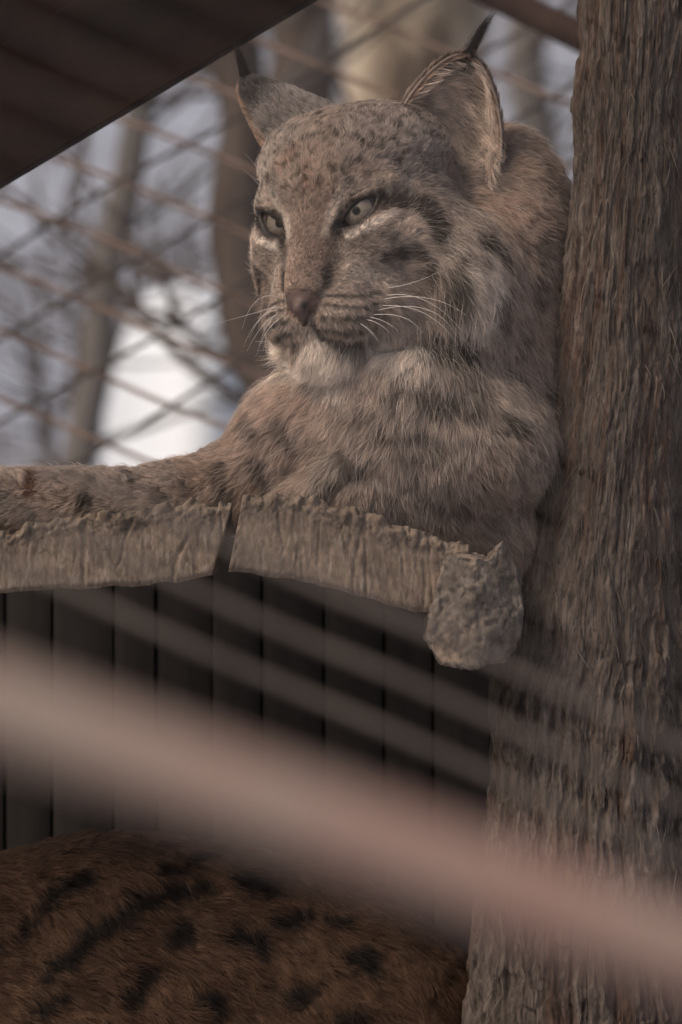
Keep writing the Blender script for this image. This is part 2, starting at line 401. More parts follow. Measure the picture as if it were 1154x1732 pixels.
# (points, radius, softness, colour, strength, mirrored on the other side of the face)
STROKES = [
 # head, broad tones
 ([(500, 470), (530, 410), (545, 350)], 26, 40, (0.25, 0.172, 0.132), .65, 0),
 ([(545, 330), (565, 270), (600, 220)], 46, 60, (0.215, 0.155, 0.12), .5, 0),
 ([(640, 230), (720, 290)], 45, 60, GR, .6, 1),
 ([(655, 398), (690, 402)], 18, 26, (0.48, 0.39, 0.32), .8, 1),
 ([(610, 440), (640, 470)], 26, 34, (0.30, 0.245, 0.20), .6, 1),
 ([(650, 470), (690, 510)], 30, 40, (0.37, 0.30, 0.248), .6, 1),
 ([(600, 470), (640, 490)], 16, 26, (0.40, 0.33, 0.27), .7, 1),
 ([(455, 590), (500, 615), (560, 622), (640, 612), (700, 610)], 20, 30, PL, .7, 0),
 ([(540, 600), (580, 604), (625, 592)], 24, 24, WH, .9, 0),
 ([(520, 553), (540, 585)], 8, 16, PL, .7, 1),
 ([(462, 560), (480, 600)], 30, 26, PL, .75, 0),
 ([(665, 565), (690, 605)], 26, 28, PL, .7, 1),
 ([(795, 452), (818, 490), (800, 535)], 24, 30, (0.56, 0.485, 0.415), .7, 1),
 ([(850, 330), (870, 380)], 30, 45, (0.36, 0.26, 0.20), .6, 0),
 ([(735, 420), (760, 400)], 16, 26, (0.36, 0.30, 0.25), .6, 1),
 ([(640, 550), (662, 520)], 16, 20, (0.35, 0.29, 0.24), .6, 1),
 ([(470, 690), (540, 670), (580, 680)], 45, 70, (0.38, 0.285, 0.232), .7, 0),
 ([(640, 700), (740, 705)], 45, 65, (0.40, 0.33, 0.275), .65, 0),
 ([(720, 790), (600, 755)], 35, 50, (0.36, 0.292, 0.24), .6, 0),
 ([(830, 640), (850, 680)], 30, 45, (0.33, 0.275, 0.23), .45, 0),
 # eyes
 ([(553, 398), (566, 365), (583, 325)], 6, 12, PL, .75, 1),
 ([(566, 402), (562, 430), (556, 455)], 6, 14, (0.075, 0.055, 0.045), .7, 1),
 ([(588, 409), (622, 391), (658, 366)], 3.5, 5, (0.56, 0.485, 0.415), .95, 1),
 ([(600, 420), (640, 398), (670, 372)], 4, 12, (0.13, 0.10, 0.085), .4, 1),
 ([(648, 345), (690, 350), (714, 368), (728, 400)], 13, 13, (0.030, 0.023, 0.018), .9, 1),
 ([(568, 398), (576, 384)], 8, 7, (0.02, 0.016, 0.014), .95, 1),
 ([(570, 385), (577, 362), (600, 346), (640, 344)], 3, 8, DK, .8, 1),
 ([(600, 325), (640, 322), (690, 330)], 8, 18, (0.34, 0.28, 0.23), .5, 1),
 # cheek stripes
 ([(645, 440), (672, 433)], 6, 8, DK, .85, 1), ([(688, 428), (707, 445), (716, 472)], 7, 10, DK, .8, 1),
 ([(640, 405), (665, 415)], 3, 8, DK, .45, 1), ([(668, 455), (698, 490)], 6, 16, (0.17, 0.13, 0.105), .4, 1),
 ([(757, 455), (763, 485), (774, 508)], 10, 14, (0.035, 0.027, 0.021), .8, 1),
 ([(802, 405), (842, 428)], 9, 14, (0.035, 0.027, 0.021), .8, 1),
 ([(772, 432), (800, 442)], 7, 12, DK, .6, 1),
 ([(726, 568), (772, 574)], 28, 12, BK, .98, 1),
 ([(738, 545), (775, 545)], 7, 12, DK, .6, 1),
 ([(655, 572), (690, 600)], 22, 16, WH, .85, 1), ([(660, 530), (700, 540)], 14, 22, (0.36, 0.29, 0.24), .6, 1),
 ([(845, 500), (838, 540)], 10, 16, DK, .65, 0), ([(765, 600), (800, 625)], 9, 14, DK, .6, 0),
 ([(830, 265), (826, 300)], 14, 24, (0.12, 0.10, 0.09), .7, 1),
 # muzzle
 ([(560, 500), (600, 510), (635, 520)], 20, 20, (0.33, 0.255, 0.205), .7, 1),
 ([(560, 540), (610, 548)], 12, 16, (0.36, 0.29, 0.235), .7, 1),
 ([(551, 466), (549, 482)], 7, 8, DK, .95, 1),
 ([(535, 500), (530, 520)], 3, 7, DK, .5, 1),
 ([(520, 548), (545, 566), (585, 576), (632, 565)], 5, 7, DK, .95, 0),
 ([(560, 583), (600, 584)], 6, 12, (0.09, 0.07, 0.058), .6, 0),
 # forehead streaks
 ([(585, 322), (578, 300), (590, 290)], 5, 9, DK, .55, 1), ([(520, 300), (522, 330)], 5, 9, RD, .6, 0), ([(500, 270), (480, 300)], 6, 10, RD, .6, 0),
 # throat, chest, shoulder
 ([(505, 632), (520, 632)], 4, 9, DK, .75, 0), ([(532, 648), (545, 650)], 4, 9, (0.12, 0.07, 0.05), .7, 0),
 ([(577, 662), (588, 660)], 4, 8, DK, .55, 0), ([(630, 684), (645, 688)], 5, 9, DK, .6, 0),
 ([(430, 705), (452, 730)], 8, 12, DK, .62, 0), ([(490, 715), (512, 742)], 10, 13, DK, .72, 0),
 ([(450, 775), (470, 815)], 9, 12, DK, .8, 0), ([(470, 640), (490, 640)], 5, 12, (0.13, 0.095, 0.075), .6, 0),
 ([(655, 722), (700, 718), (740, 735)], 6, 12, DK, .65, 0), ([(620, 700), (600, 690)], 5, 10, DK, .45, 0),
 ([(720, 650), (750, 668), (790, 680)], 11, 18, DK, .65, 0), ([(660, 650), (690, 640)], 5, 10, DK, .5, 0),
 ([(690, 755), (730, 760), (760, 745)], 5, 12, DK, .5, 0), ([(785, 640), (810, 655)], 5, 10, DK, .5, 0),
 ([(847, 712), (866, 718)], 8, 11, DK, .9, 0), ([(912, 655), (922, 672)], 9, 12, DK, .9, 0),
 ([(905, 470), (900, 500)], 9, 14, DK, .6, 0), ([(900, 400), (905, 430)], 7, 14, DK, .5, 0), ([(880, 560), (872, 585)], 8, 14, DK, .55, 0),
 ([(920, 300), (950, 330)], 10, 16, DK, .5, 0), ([(895, 250), (915, 270)], 7, 12, DK, .5, 0), ([(945, 420), (945, 470)], 9, 16, DK, .5, 0),
 ([(850, 620), (870, 640)], 7, 12, DK, .5, 0), ([(800, 700), (820, 690)], 5, 10, DK, .4, 0),
 ([(560, 800), (585, 770), (640, 772)], 6, 14, DK, .6, 0),
 ([(725, 838), (740, 850)], 7, 12, DK, .6, 0), ([(770, 850), (785, 862)], 7, 12, DK, .6, 0), ([(700, 800), (720, 805)], 5, 12, DK, .4, 0),
 ([(820, 870), (840, 885)], 7, 12, DK, .5, 0), ([(650, 820), (665, 828)], 5, 10, DK, .4, 0),
 # stretched fore leg
 ([(508, 832), (578, 780)], 6, 9, PL, .6, 0), ([(538, 845), (570, 812), (610, 790)], 8, 10, DK, .7, 0),  # leg fold: light on the ridge and shade in the hollow, painted in
 ([(-60, 825), (120, 822), (260, 825)], 34, 34, (0.345, 0.28, 0.232), .6, 0),
 ([(62, 812), (64, 835)], 7, 10, (0.11, 0.05, 0.03), .85, 0), ([(148, 842), (160, 856)], 7, 9, DK, .8, 0),
 ([(228, 812), (240, 822)], 6, 9, DK, .7, 0), ([(160, 818), (165, 826)], 5, 9, DK, .5, 0), ([(275, 840), (285, 850)], 5, 9, DK, .6, 0),
 ([(385, 800), (390, 840)], 9, 14, DK, .6, 0), ([(320, 825), (335, 835)], 5, 9, DK, .5, 0), ([(10, 840), (5, 860)], 6, 9, DK, .5, 0),
]
for k, (x0, x1, y0, y1) in enumerate([(552, 628, 506, 499), (548, 640, 522, 515), (545, 640, 540, 530), (548, 625, 556, 548)]):   # whisker-spot rows
    for t in np.linspace(0, 1, 7):
        STROKES.append(([(x0 + (x1 - x0) * t, y0 + (y1 - y0) * t + 4 * math.sin(t * 3.1)), (x0 + (x1 - x0) * t + 7, y0 + (y1 - y0) * t + 3 * math.sin(t * 3.1))], 1.4, 4.5, DK, .8, 1))

HSTROKES = [((0, -236, 42), (0, -232, 0), 36, 28, (0.60, 0.53, 0.46), .85), ((45, -226, 0), (72, -226, -28), 22, 24, PL, .75), ((-60, -215, 10), (-110, -210, -60), 34, 30, WH, .8), ((-40, -200, 60), (-55, -190, 30), 10, 14, PL, .5)]
base = np.array((0.265, 0.204, 0.163)) * np.ones((len(V), 1))
n1 = fbm(V / 70.0, 3, 11)[:, None]; n2 = fbm(V / 22.0, 3, 21)[:, None]
base = base * (1 + 0.22 * n1 + 0.22 * n2)
base = base + np.clip(n1 + 0.1, 0, 1) * np.array((0.05, 0.018, 0.0))
# small dark ticking of the crown
tick = sstep(0.18, 0.45, vnoise(V / np.array([9.0, 15.0, 9.0]), 31)) * sstep(40, 110, Q[:, 1]) * headw

# ventral side of the near arm and the leg's underside a little paler
col = base.copy()
wob = 1 + 0.35 * fbm(V / 12.0, 2, 41)
for pts, r, soft, c, st, mi in STROKES:
    L = on_skin(pts)
    if len(L) == 0: continue
    for rep in range(2 if mi else 1):
        if rep: L = mir(L)
        lo, hi = L.min(0) - (r + soft) * 1.6, L.max(0) + (r + soft) * 1.6
        ii = np.where(((V > lo) & (V < hi)).all(1))[0]
        if len(ii) == 0: continue
        d = seg_dist(V[ii], L) * wob[ii]
        wgt = (1 - sstep(r, r + soft, d))[:, None] * st
        col[ii] = col[ii] * (1 - wgt) + np.array(c) * wgt * (1 + 0.15 * n2[ii])
for a_, b_, r, soft, c, st in HSTROKES:
    d = seg_dist(Q, np.array([a_, b_], float)) * wob; wgt = (1 - sstep(r, r + soft, d))[:, None] * st
    col = col * (1 - wgt) + np.array(c) * wgt
crown = (sstep(10, 70, Q[:, 1]) + .25) * headw
for e in eyes: crown = crown * (1 - np.exp(-np.sum((V - e['surf']) ** 2, 1) / (2 * 40 ** 2)))
crown = crown * (1 - np.exp(-np.sum((Q - np.array([0, -200, 40])) ** 2, 1) / (2 * 55 ** 2)))
tick = 0 * sstep(0.05, 0.40, vnoise(V / np.array([6.0, 11.0, 7.0]), 31) + .35 * vnoise(V / 26.0, 33)) * sstep(20, 90, Q[:, 1]) * headw
col = col * (1 - 0.45 * tick[:, None])
tick2 = sstep(0.2, 0.5, vnoise(V / np.array([9.0, 7.0, 9.0]), 35)) * headw * (1 - sstep(20, 90, Q[:, 1]))
col = col * (1 - 0.12 * tick2[:, None])
# bare skin: nose pad, lid rims
bare = np.zeros(len(V))
dn = np.sqrt(((Q - np.array([0, -139, 111])) / np.array([34, 25, 24])) ** 2 @ np.ones(3))
nose = 1 - sstep(0.9, 1.12, dn); nose *= (Q[:, 2] > 98)
col = col * (1 - nose[:, None]) + np.array((0.115, 0.070, 0.056)) * nose[:, None] * (1 + 0.3 * n2)
rim = np.clip(1 - np.abs(np.sqrt((Q[:, 0]) ** 2) - 31) / 7, 0, 1) * (nose > .2)
bare = np.maximum(bare, nose)
for m in (-1, 1):
    d = np.linalg.norm(Q - np.array([m * 19, -141, 122]), axis=1); ww = (1 - sstep(8, 14, d))[:, None]
    col = col * (1 - ww) + np.array((0.02, 0.015, 0.013)) * ww
for e in eyes:
    near = np.linalg.norm(V - e['surf'], axis=1) < 62
    ld = lens(e, V)
    dep = (V - e['surf']) @ e['o']
    ww = ((1 - sstep(4, 9, ld)) * near * (dep < 22))[:, None]
    col = col * (1 - ww) + np.array((0.028, 0.021, 0.018)) * ww
    # inner corner stays dark and bare
    inner = e['surf'] - e['a'] * 40
    di = np.linalg.norm(V - inner, axis=1); wi = ((1 - sstep(7, 15, di)))[:, None]
    col = col * (1 - wi) + np.array((0.022, 0.017, 0.015)) * wi
    bare = np.maximum(bare, near * (1 - sstep(3, 8, ld)))
col = np.clip(col, 0.008, 0.75)

M_skin = mat_attr('lynx_skin', 0.55, 0.35)
lynx = empty('lynx', tuple(W((700, 900, 150))))
LOC = tuple(W((700, 900, 150)))
tag(lynx, 'spotted grey brown lynx with tufted ears lying on the log platform looking left', 'lynx')

# ---- ears (sheets of skin with thickness, joined into the body mesh)
def ear(base_c, tip, side, opening, wbase, cup=0.55, nv=34, nt=29, thick=5.0, pw=1.3):
    base_c, tip = np.array(base_c, float), np.array(tip, float)
    axis = tip - base_c
    side = np.array(side, float); side -= axis * (side @ axis) / (axis @ axis); side /= np.linalg.norm(side)
    op = np.array(opening, float); op -= axis * (op @ axis) / (axis @ axis); op -= side * (op @ side); op /= np.linalg.norm(op)
    v = np.linspace(-0.25, 1, nv)[:, None]; th = np.linspace(-1, 1, nt)[None, :]
    wv = wbase * np.clip(1 - np.clip(v, 0, 1) ** pw, 0, 1) ** 0.62 + 4
    al = R(95)
    X = wv * np.sin(th * al) / 1.0
    Dp = wv * cup * (np.cos(th * al) - 0.15)
    lean = 0.10 * np.linalg.norm(axis) * np.clip(v, 0, 1) ** 2
    P = base_c + v[..., None] * axis + X[..., None] * side - Dp[..., None] * op + (lean * np.ones_like(th))[..., None] * op * 0.4
    P += (vnoise(P / 25.0, 71) * 2.0)[..., None] * op
    # normals pointing to the inside of the cup
    dv = np.gradient(P, axis=0); dt = np.gradient(P, axis=1); n = nrm(np.cross(dv, dt))
    if np.sum(n[nv // 2, nt // 2] * op) < 0: n = -n
    A = P.reshape(-1, 3); B = (P - n * thick).reshape(-1, 3)
    q = []
    for i in range(nv - 1):
        for j in range(nt - 1):
            a = i * nt + j; q.append((a, a + 1, a + nt + 1, a + nt))
    q = np.array(q); n0 = len(A)
    # orient
    def fn(qq, VV): 
        return np.cross(VV[qq[:, 1]] - VV[qq[:, 0]], VV[qq[:, 3]] - VV[qq[:, 0]])
    if np.sum(fn(q, A) * n.reshape(-1, 3)[q[:, 0]]) < 0: q = q[:, ::-1]
    qb = q[:, ::-1] + n0
    rim_q = []
    loop = [i * nt for i in range(nv)] + [(nv - 1) * nt + j for j in range(nt)] + [i * nt + nt - 1 for i in range(nv - 1, -1, -1)]
    for a, b in zip(loop[:-1], loop[1:]):
        if a != b: rim_q.append((a, b, b + n0, a + n0))
    return dict(V=np.concatenate([A, B]), F=np.concatenate([q, qb, np.array(rim_q)]), n=n.reshape(-1, 3), A=A, B=B, nv=nv, nt=nt,
                v=np.broadcast_to(v, (nv, nt)).ravel(), th=np.broadcast_to(th, (nv, nt)).ravel(), axis=axis / np.linalg.norm(axis), side=side, op=op, q=q)
near_ear = ear((750, 256, 40), (790, 92, 62), (1, 0.14, 0.25), (-0.35, 0.05, -1), 92, 0.62, pw=1.6)
far_ear = ear((514, 228, 70), (412, 138, 95), (0.72, -0.60, -0.30), (-0.45, 0.35, 0.8), 60, 0.62, pw=1.0)
ears = [near_ear, far_ear]
for k, er in enumerate(ears):
    v, th = er['v'], er['th']
    inner = np.array((0.27, 0.215, 0.175)) * np.ones((len(v), 1)); 
    rimw = np.clip(sstep(0.72, 0.98, np.abs(th)) + sstep(0.86, 1, v), 0, 1)[:, None]
    inner = inner * (1 - rimw) + np.array((0.33, 0.225, 0.165)) * rimw
    tipd = sstep(0.80, 1.0, v)[:, None]
    outer = np.array((0.22, 0.185, 0.16)) * np.ones((len(v), 1))
    outer = outer * (1 - sstep(0.35, .7, v)[:, None]) + np.array((0.05, 0.045, 0.042)) * sstep(0.35, .7, v)[:, None]
    outer = outer * (1 - rimw * .6) + np.array((0.30, 0.21, 0.155)) * rimw * .6
    if k == 1:
        tn = sstep(0.30, 0.62, -th)[:, None]
        outer = np.array((0.25, 0.215, 0.19)) * np.ones((len(v), 1)); dk_ = (sstep(.45, .78, v))[:, None] * .85
        outer = outer * (1 - dk_) + np.array((0.045, 0.040, 0.037)) * dk_
        outer = outer * (1 - tn) + np.array((0.30, 0.205, 0.150)) * tn
    er['cin'], er['cout'] = inner * (1 - .3 * tipd), outer
    er['C'] = np.concatenate([inner, outer])

allV = np.concatenate([V] + [e['V'] for e in ears]); allC = np.concatenate([col] + [e['C'] for e in ears])
off = len(V); FF = [F]
for e in ears: FF.append(e['F'] + off); off += len(e['V'])
body = mesh_obj('body', W(allV), np.concatenate(FF), M_skin, lynx, np.clip(allC, 0, 1), local=LOC)

# ---- eyes
def make_eye(e):
    rad = 50.0
    c = e['surf'] - e['o'] * (rad + 1.5) + e['a'] * 3
    gaze = np.array([0.10, 0.03 if e['m'] > 0 else -0.04, 1.0]) @ HM; gaze = gaze * (0.35 if e['m'] > 0 else .9) + e['o'] * (0.65 if e['m'] > 0 else .1); gaze /= np.linalg.norm(gaze)
    t1 = np.cross(gaze, HM[1]); t1 /= np.linalg.norm(t1); t2 = np.cross(t1, gaze)
    na, nb = 48, 40
    vs, cs, fs = [c + gaze * (rad + 2.0)], [(0.004, 0.004, 0.004)], []
    for i in range(1, nb + 1):
        a = math.pi * 0.75 * i / nb
        deg = math.degrees(a)
        bulge = 2.0 * math.exp(-(deg / 24) ** 2)
        for j in range(na):
            b = 2 * math.pi * j / na
            d = gaze * math.cos(a) + (t1 * math.cos(b) + t2 * math.sin(b)) * math.sin(a)
            vs.append(c + d * (rad + bulge))
            if deg < 8.2: cc = (0.006, 0.005, 0.005)
            elif deg < 33:
                k = 0.95 + 0.06 * math.sin(b * 23 + 2 * math.sin(b * 7)) + 0.05 * math.sin(b * 57)
                f = (deg - 8.2) / 24.8
                cc = np.array((0.25, 0.20, 0.15)) * k * (1.0 - 0.35 * f)
            elif deg < 37: cc = (0.02, 0.016, 0.013)
            else: cc = (0.05, 0.035, 0.028)
            cs.append(cc)
    quads = []
    for j in range(na): fs.append((0, 1 + j, 1 + (j + 1) % na))
    for i in range(nb - 1):
        for j in range(na):
            a = 1 + i * na + j; b = 1 + i * na + (j + 1) % na
            fs.append((a, a + na, b + na, b))
    me = bpy.data.meshes.new('eye'); wv = W(np.array(vs)) - np.array(LOC)
    me.from_pydata([tuple(x) for x in wv], [], fs)
    at_ = me.attributes.new('col', 'FLOAT_COLOR', 'POINT')
    for i, x in enumerate(cs): at_.data[i].color = (*x, 1)
    me.polygons.foreach_set('use_smooth', np.ones(len(me.polygons), bool))
    me.materials.append(M_eye)
    return link(bpy.data.objects.new('eye', me), lynx)
M_eye = mat_attr('eye_surface', 0.12, 0.4)
for e in eyes: make_eye(e)

# ---- coat
M_fur, _t, _b = mat_new('fur_strand')
_a = _t.nodes.new('ShaderNodeAttribute'); _a.attribute_name = 'col'
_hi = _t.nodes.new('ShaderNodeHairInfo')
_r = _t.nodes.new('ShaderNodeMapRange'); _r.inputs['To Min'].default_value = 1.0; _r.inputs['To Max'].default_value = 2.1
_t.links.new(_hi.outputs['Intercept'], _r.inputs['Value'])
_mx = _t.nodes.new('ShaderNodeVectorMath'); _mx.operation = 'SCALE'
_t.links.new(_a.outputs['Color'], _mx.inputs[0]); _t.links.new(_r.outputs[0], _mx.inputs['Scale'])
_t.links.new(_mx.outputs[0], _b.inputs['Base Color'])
_b.inputs['Roughness'].default_value = 0.6; _b.inputs['Specular IOR Level'].default_value = 0.15
_tr = _t.nodes.new('ShaderNodeBsdfTranslucent'); _t.links.new(_mx.outputs[0], _tr.inputs['Color'])
_ms = _t.nodes.new('ShaderNodeMixShader'); _ms.inputs[0].default_value = 0.35
_t.links.new(_b.outputs[0], _ms.inputs[1]); _t.links.new(_tr.outputs[0], _ms.inputs[2]); _t.links.new(_ms.outputs[0], _t.nodes['Material Output'].inputs['Surface'])

def strands(Pr, Nr, Tr, Lr, lift, Cr, K=5, clump=None, clump_w=0.5, grav=0.12, jit=0.22, width=0.31, seed=0):
    """all in model pixels; returns points (N,K,3) metres, radii, colours"""
    r = np.random.default_rng(seed)
    n = len(Pr)
    T = Tr - Nr * np.sum(Tr * Nr, -1, keepdims=True); T = nrm(T)
    B = np.cross(Nr, T)
    # tuft-scale waviness of the lie
    ang = fbm(Pr / 34.0, 2, 51) * 0.75 + vnoise(Pr / 11.0, 55) * 0.45 + r.normal(0, jit, n)
    T = T * np.cos(ang)[:, None] + B * np.sin(ang)[:, None]
    L = Lr * r.uniform(0.65, 1.15, n)
    li = lift * (1 + 0.35 * vnoise(Pr / 20.0, 57)) + r.normal(0, 0.06, n)
    li = np.clip(li, 0.03, 1.4)
    t = np.linspace(0, 1, K)
    s1 = t[None, :, None]
    pts = Pr[:, None] + L[:, None, None] * (T[:, None] * (s1 * np.cos(li)[:, None, None]) + Nr[:, None] * ((s1 - 0.55 * s1 ** 2) * np.sin(li)[:, None, None] * 1.5))
    pts[..., 1] += (L[:, None] * grav) * (t[None] ** 2)
    pts += (B * (L * r.normal(0, 0.10, n))[:, None])[:, None] * (t * t)[None, :, None]
    if clump:
        m = max(4, int(n / clump)); ci = r.choice(n, m, replace=False)
        kd = kdtree.KDTree(m)
        for i, k in enumerate(ci): kd.insert(Pr[k], i)
        kd.balance()
        own = np.fromiter((kd.find(p)[1] for p in Pr), int, n)
        cp = pts[ci[own]]
        ww = (clump_w * t ** 1.3)[None, :, None] * r.uniform(0.3, 1.1, n)[:, None, None]
        same = (np.linalg.norm(cp[:, 0] - pts[:, 0], axis=-1) < 22)[:, None, None]
        pts = pts + (cp - pts) * ww * same
        cvar = (1 + np.random.default_rng(seed + 1).normal(0, 0.21, m))[own]
        Cr = Cr * cvar[:, None]
    C = Cr * (1 + r.normal(0, 0.15, n))[:, None]
    C = np.clip(C, 0.006, 0.8)
    rad = width * S * np.clip(1.05 - t ** 1.6, 0.10, 1)[None, :] * r.uniform(0.7, 1.25, n)[:, None]
    return W(pts), rad, C

# direction the coat lies, control points (photo pixel, lie)
LIE = [((500, 700), (-.85, .5)), ((430, 690), (-.6, .8)), ((400, 770), (-.8, .6)), ((560, 680), (-.9, .45)), ((650, 720), (-.55, .8)), ((760, 740), (.1, 1)),
       ((700, 660), (-.3, 1)), ((850, 600), (.45, .9)), ((900, 340), (1, .25)), ((940, 420), (1, .35)), ((930, 520), (.8, .6)), ((880, 720), (.8, .5)), ((900, 800), (.7, .6)),
       ((350, 815), (-.9, .0)), ((250, 825), (-.75, -.35)), ((120, 825), (-.7, -.3)), ((0, 830), (-.6, -.2)), ((200, 880), (-.7, .5)), ((50, 880), (-.6, .6)),
       ((620, 830), (-.2, .9)), ((700, 820), (.4, .9)), ((850, 880), (.6, .7)), ((580, 605), (-.1, 1)), ((470, 590), (-.55, .85)), ((530, 800), (-.6, .8)), ((480, 660), (-.7, .6)),
       ((800, 480), (.45, .9)), ((770, 550), (.25, 1)), ((690, 600), (-.15, 1)), ((820, 400), (.75, .65)), ((860, 300), (1, .1)), ((780, 640), (.2, 1)), ((640, 640), (-.5, .85))]
lp = []; ld_ = []
for (x, y), d in LIE:
    z = g.depth(x, y)
    if z is None: continue
    lp.append((x, y, z)); ld_.append((d[0], d[1], 0.15))
lp, ld_ = np.array(lp), nrm(np.array(ld_))
noset = hp(0, -125, 150)
rad_dir = nrm(V - noset)
hface = headw * sstep(-290, -170, Q[:, 2]) * (1 - sstep(150, 230, -Q[:, 1])) * (1 - sstep(130, 200, np.abs(Q[:, 0])))
Tv = rad_dir * (hface * 1.2 + 0.004)[:, None]
for p, d in zip(lp, ld_):
    dd = np.sum((V - p) ** 2, 1)
    Tv += np.exp(-dd / (2 * 75.0 ** 2))[:, None] * d * (1 - 0.92 * hface)[:, None]
Tv = nrm(Tv)
# coat length
Lv = np.full(len(V), 33.0)
Lv += 16 * np.exp(-np.sum((V - np.array([620, 700, -110])) ** 2, 1) / (2 * 110 ** 2))
legw = 1 - sstep(330, 430, V[:, 0]); Lv = Lv * (1 - legw) + 31 * legw
armw = np.exp(-((V[:, 1] - 860) / 60) ** 2) * sstep(560, 600, V[:, 0]); Lv = Lv * (1 - .35 * armw)
fl = 9 + 14 * sstep(0, 130, np.linalg.norm(Q - np.array([0, -110, 80]), axis=1) - 60) + 8 * sstep(60, 160, Q[:, 1])
Lv = Lv * (1 - hface) + fl * hface
for m in (-1, 1):
    Lv += 26 * np.exp(-np.sum(((Q - np.array([m * 165, -150, -90])) / np.array([60, 90, 70])) ** 2, 1))
for m in (-1, 1): Lv += 20 * np.exp(-np.sum(((Q - np.array([m * 85, -215, -30])) / np.array([45, 45, 60])) ** 2, 1))
Lv += 8 * np.exp(-np.sum(((Q - np.array([0, -235, 25])) / np.array([60, 30, 50])) ** 2, 1))
for e in eyes:
    Lv *= 1 - 0.70 * np.exp(-np.sum((V - e['surf']) ** 2, 1) / (2 * 38 ** 2))
Lv *= 1 - 0.6 * np.exp(-np.sum((Q - np.array([0, -150, 95])) ** 2, 1) / (2 * 38 ** 2))
liftv = 0.52 - 0.18 * hface + 0.28 * legw

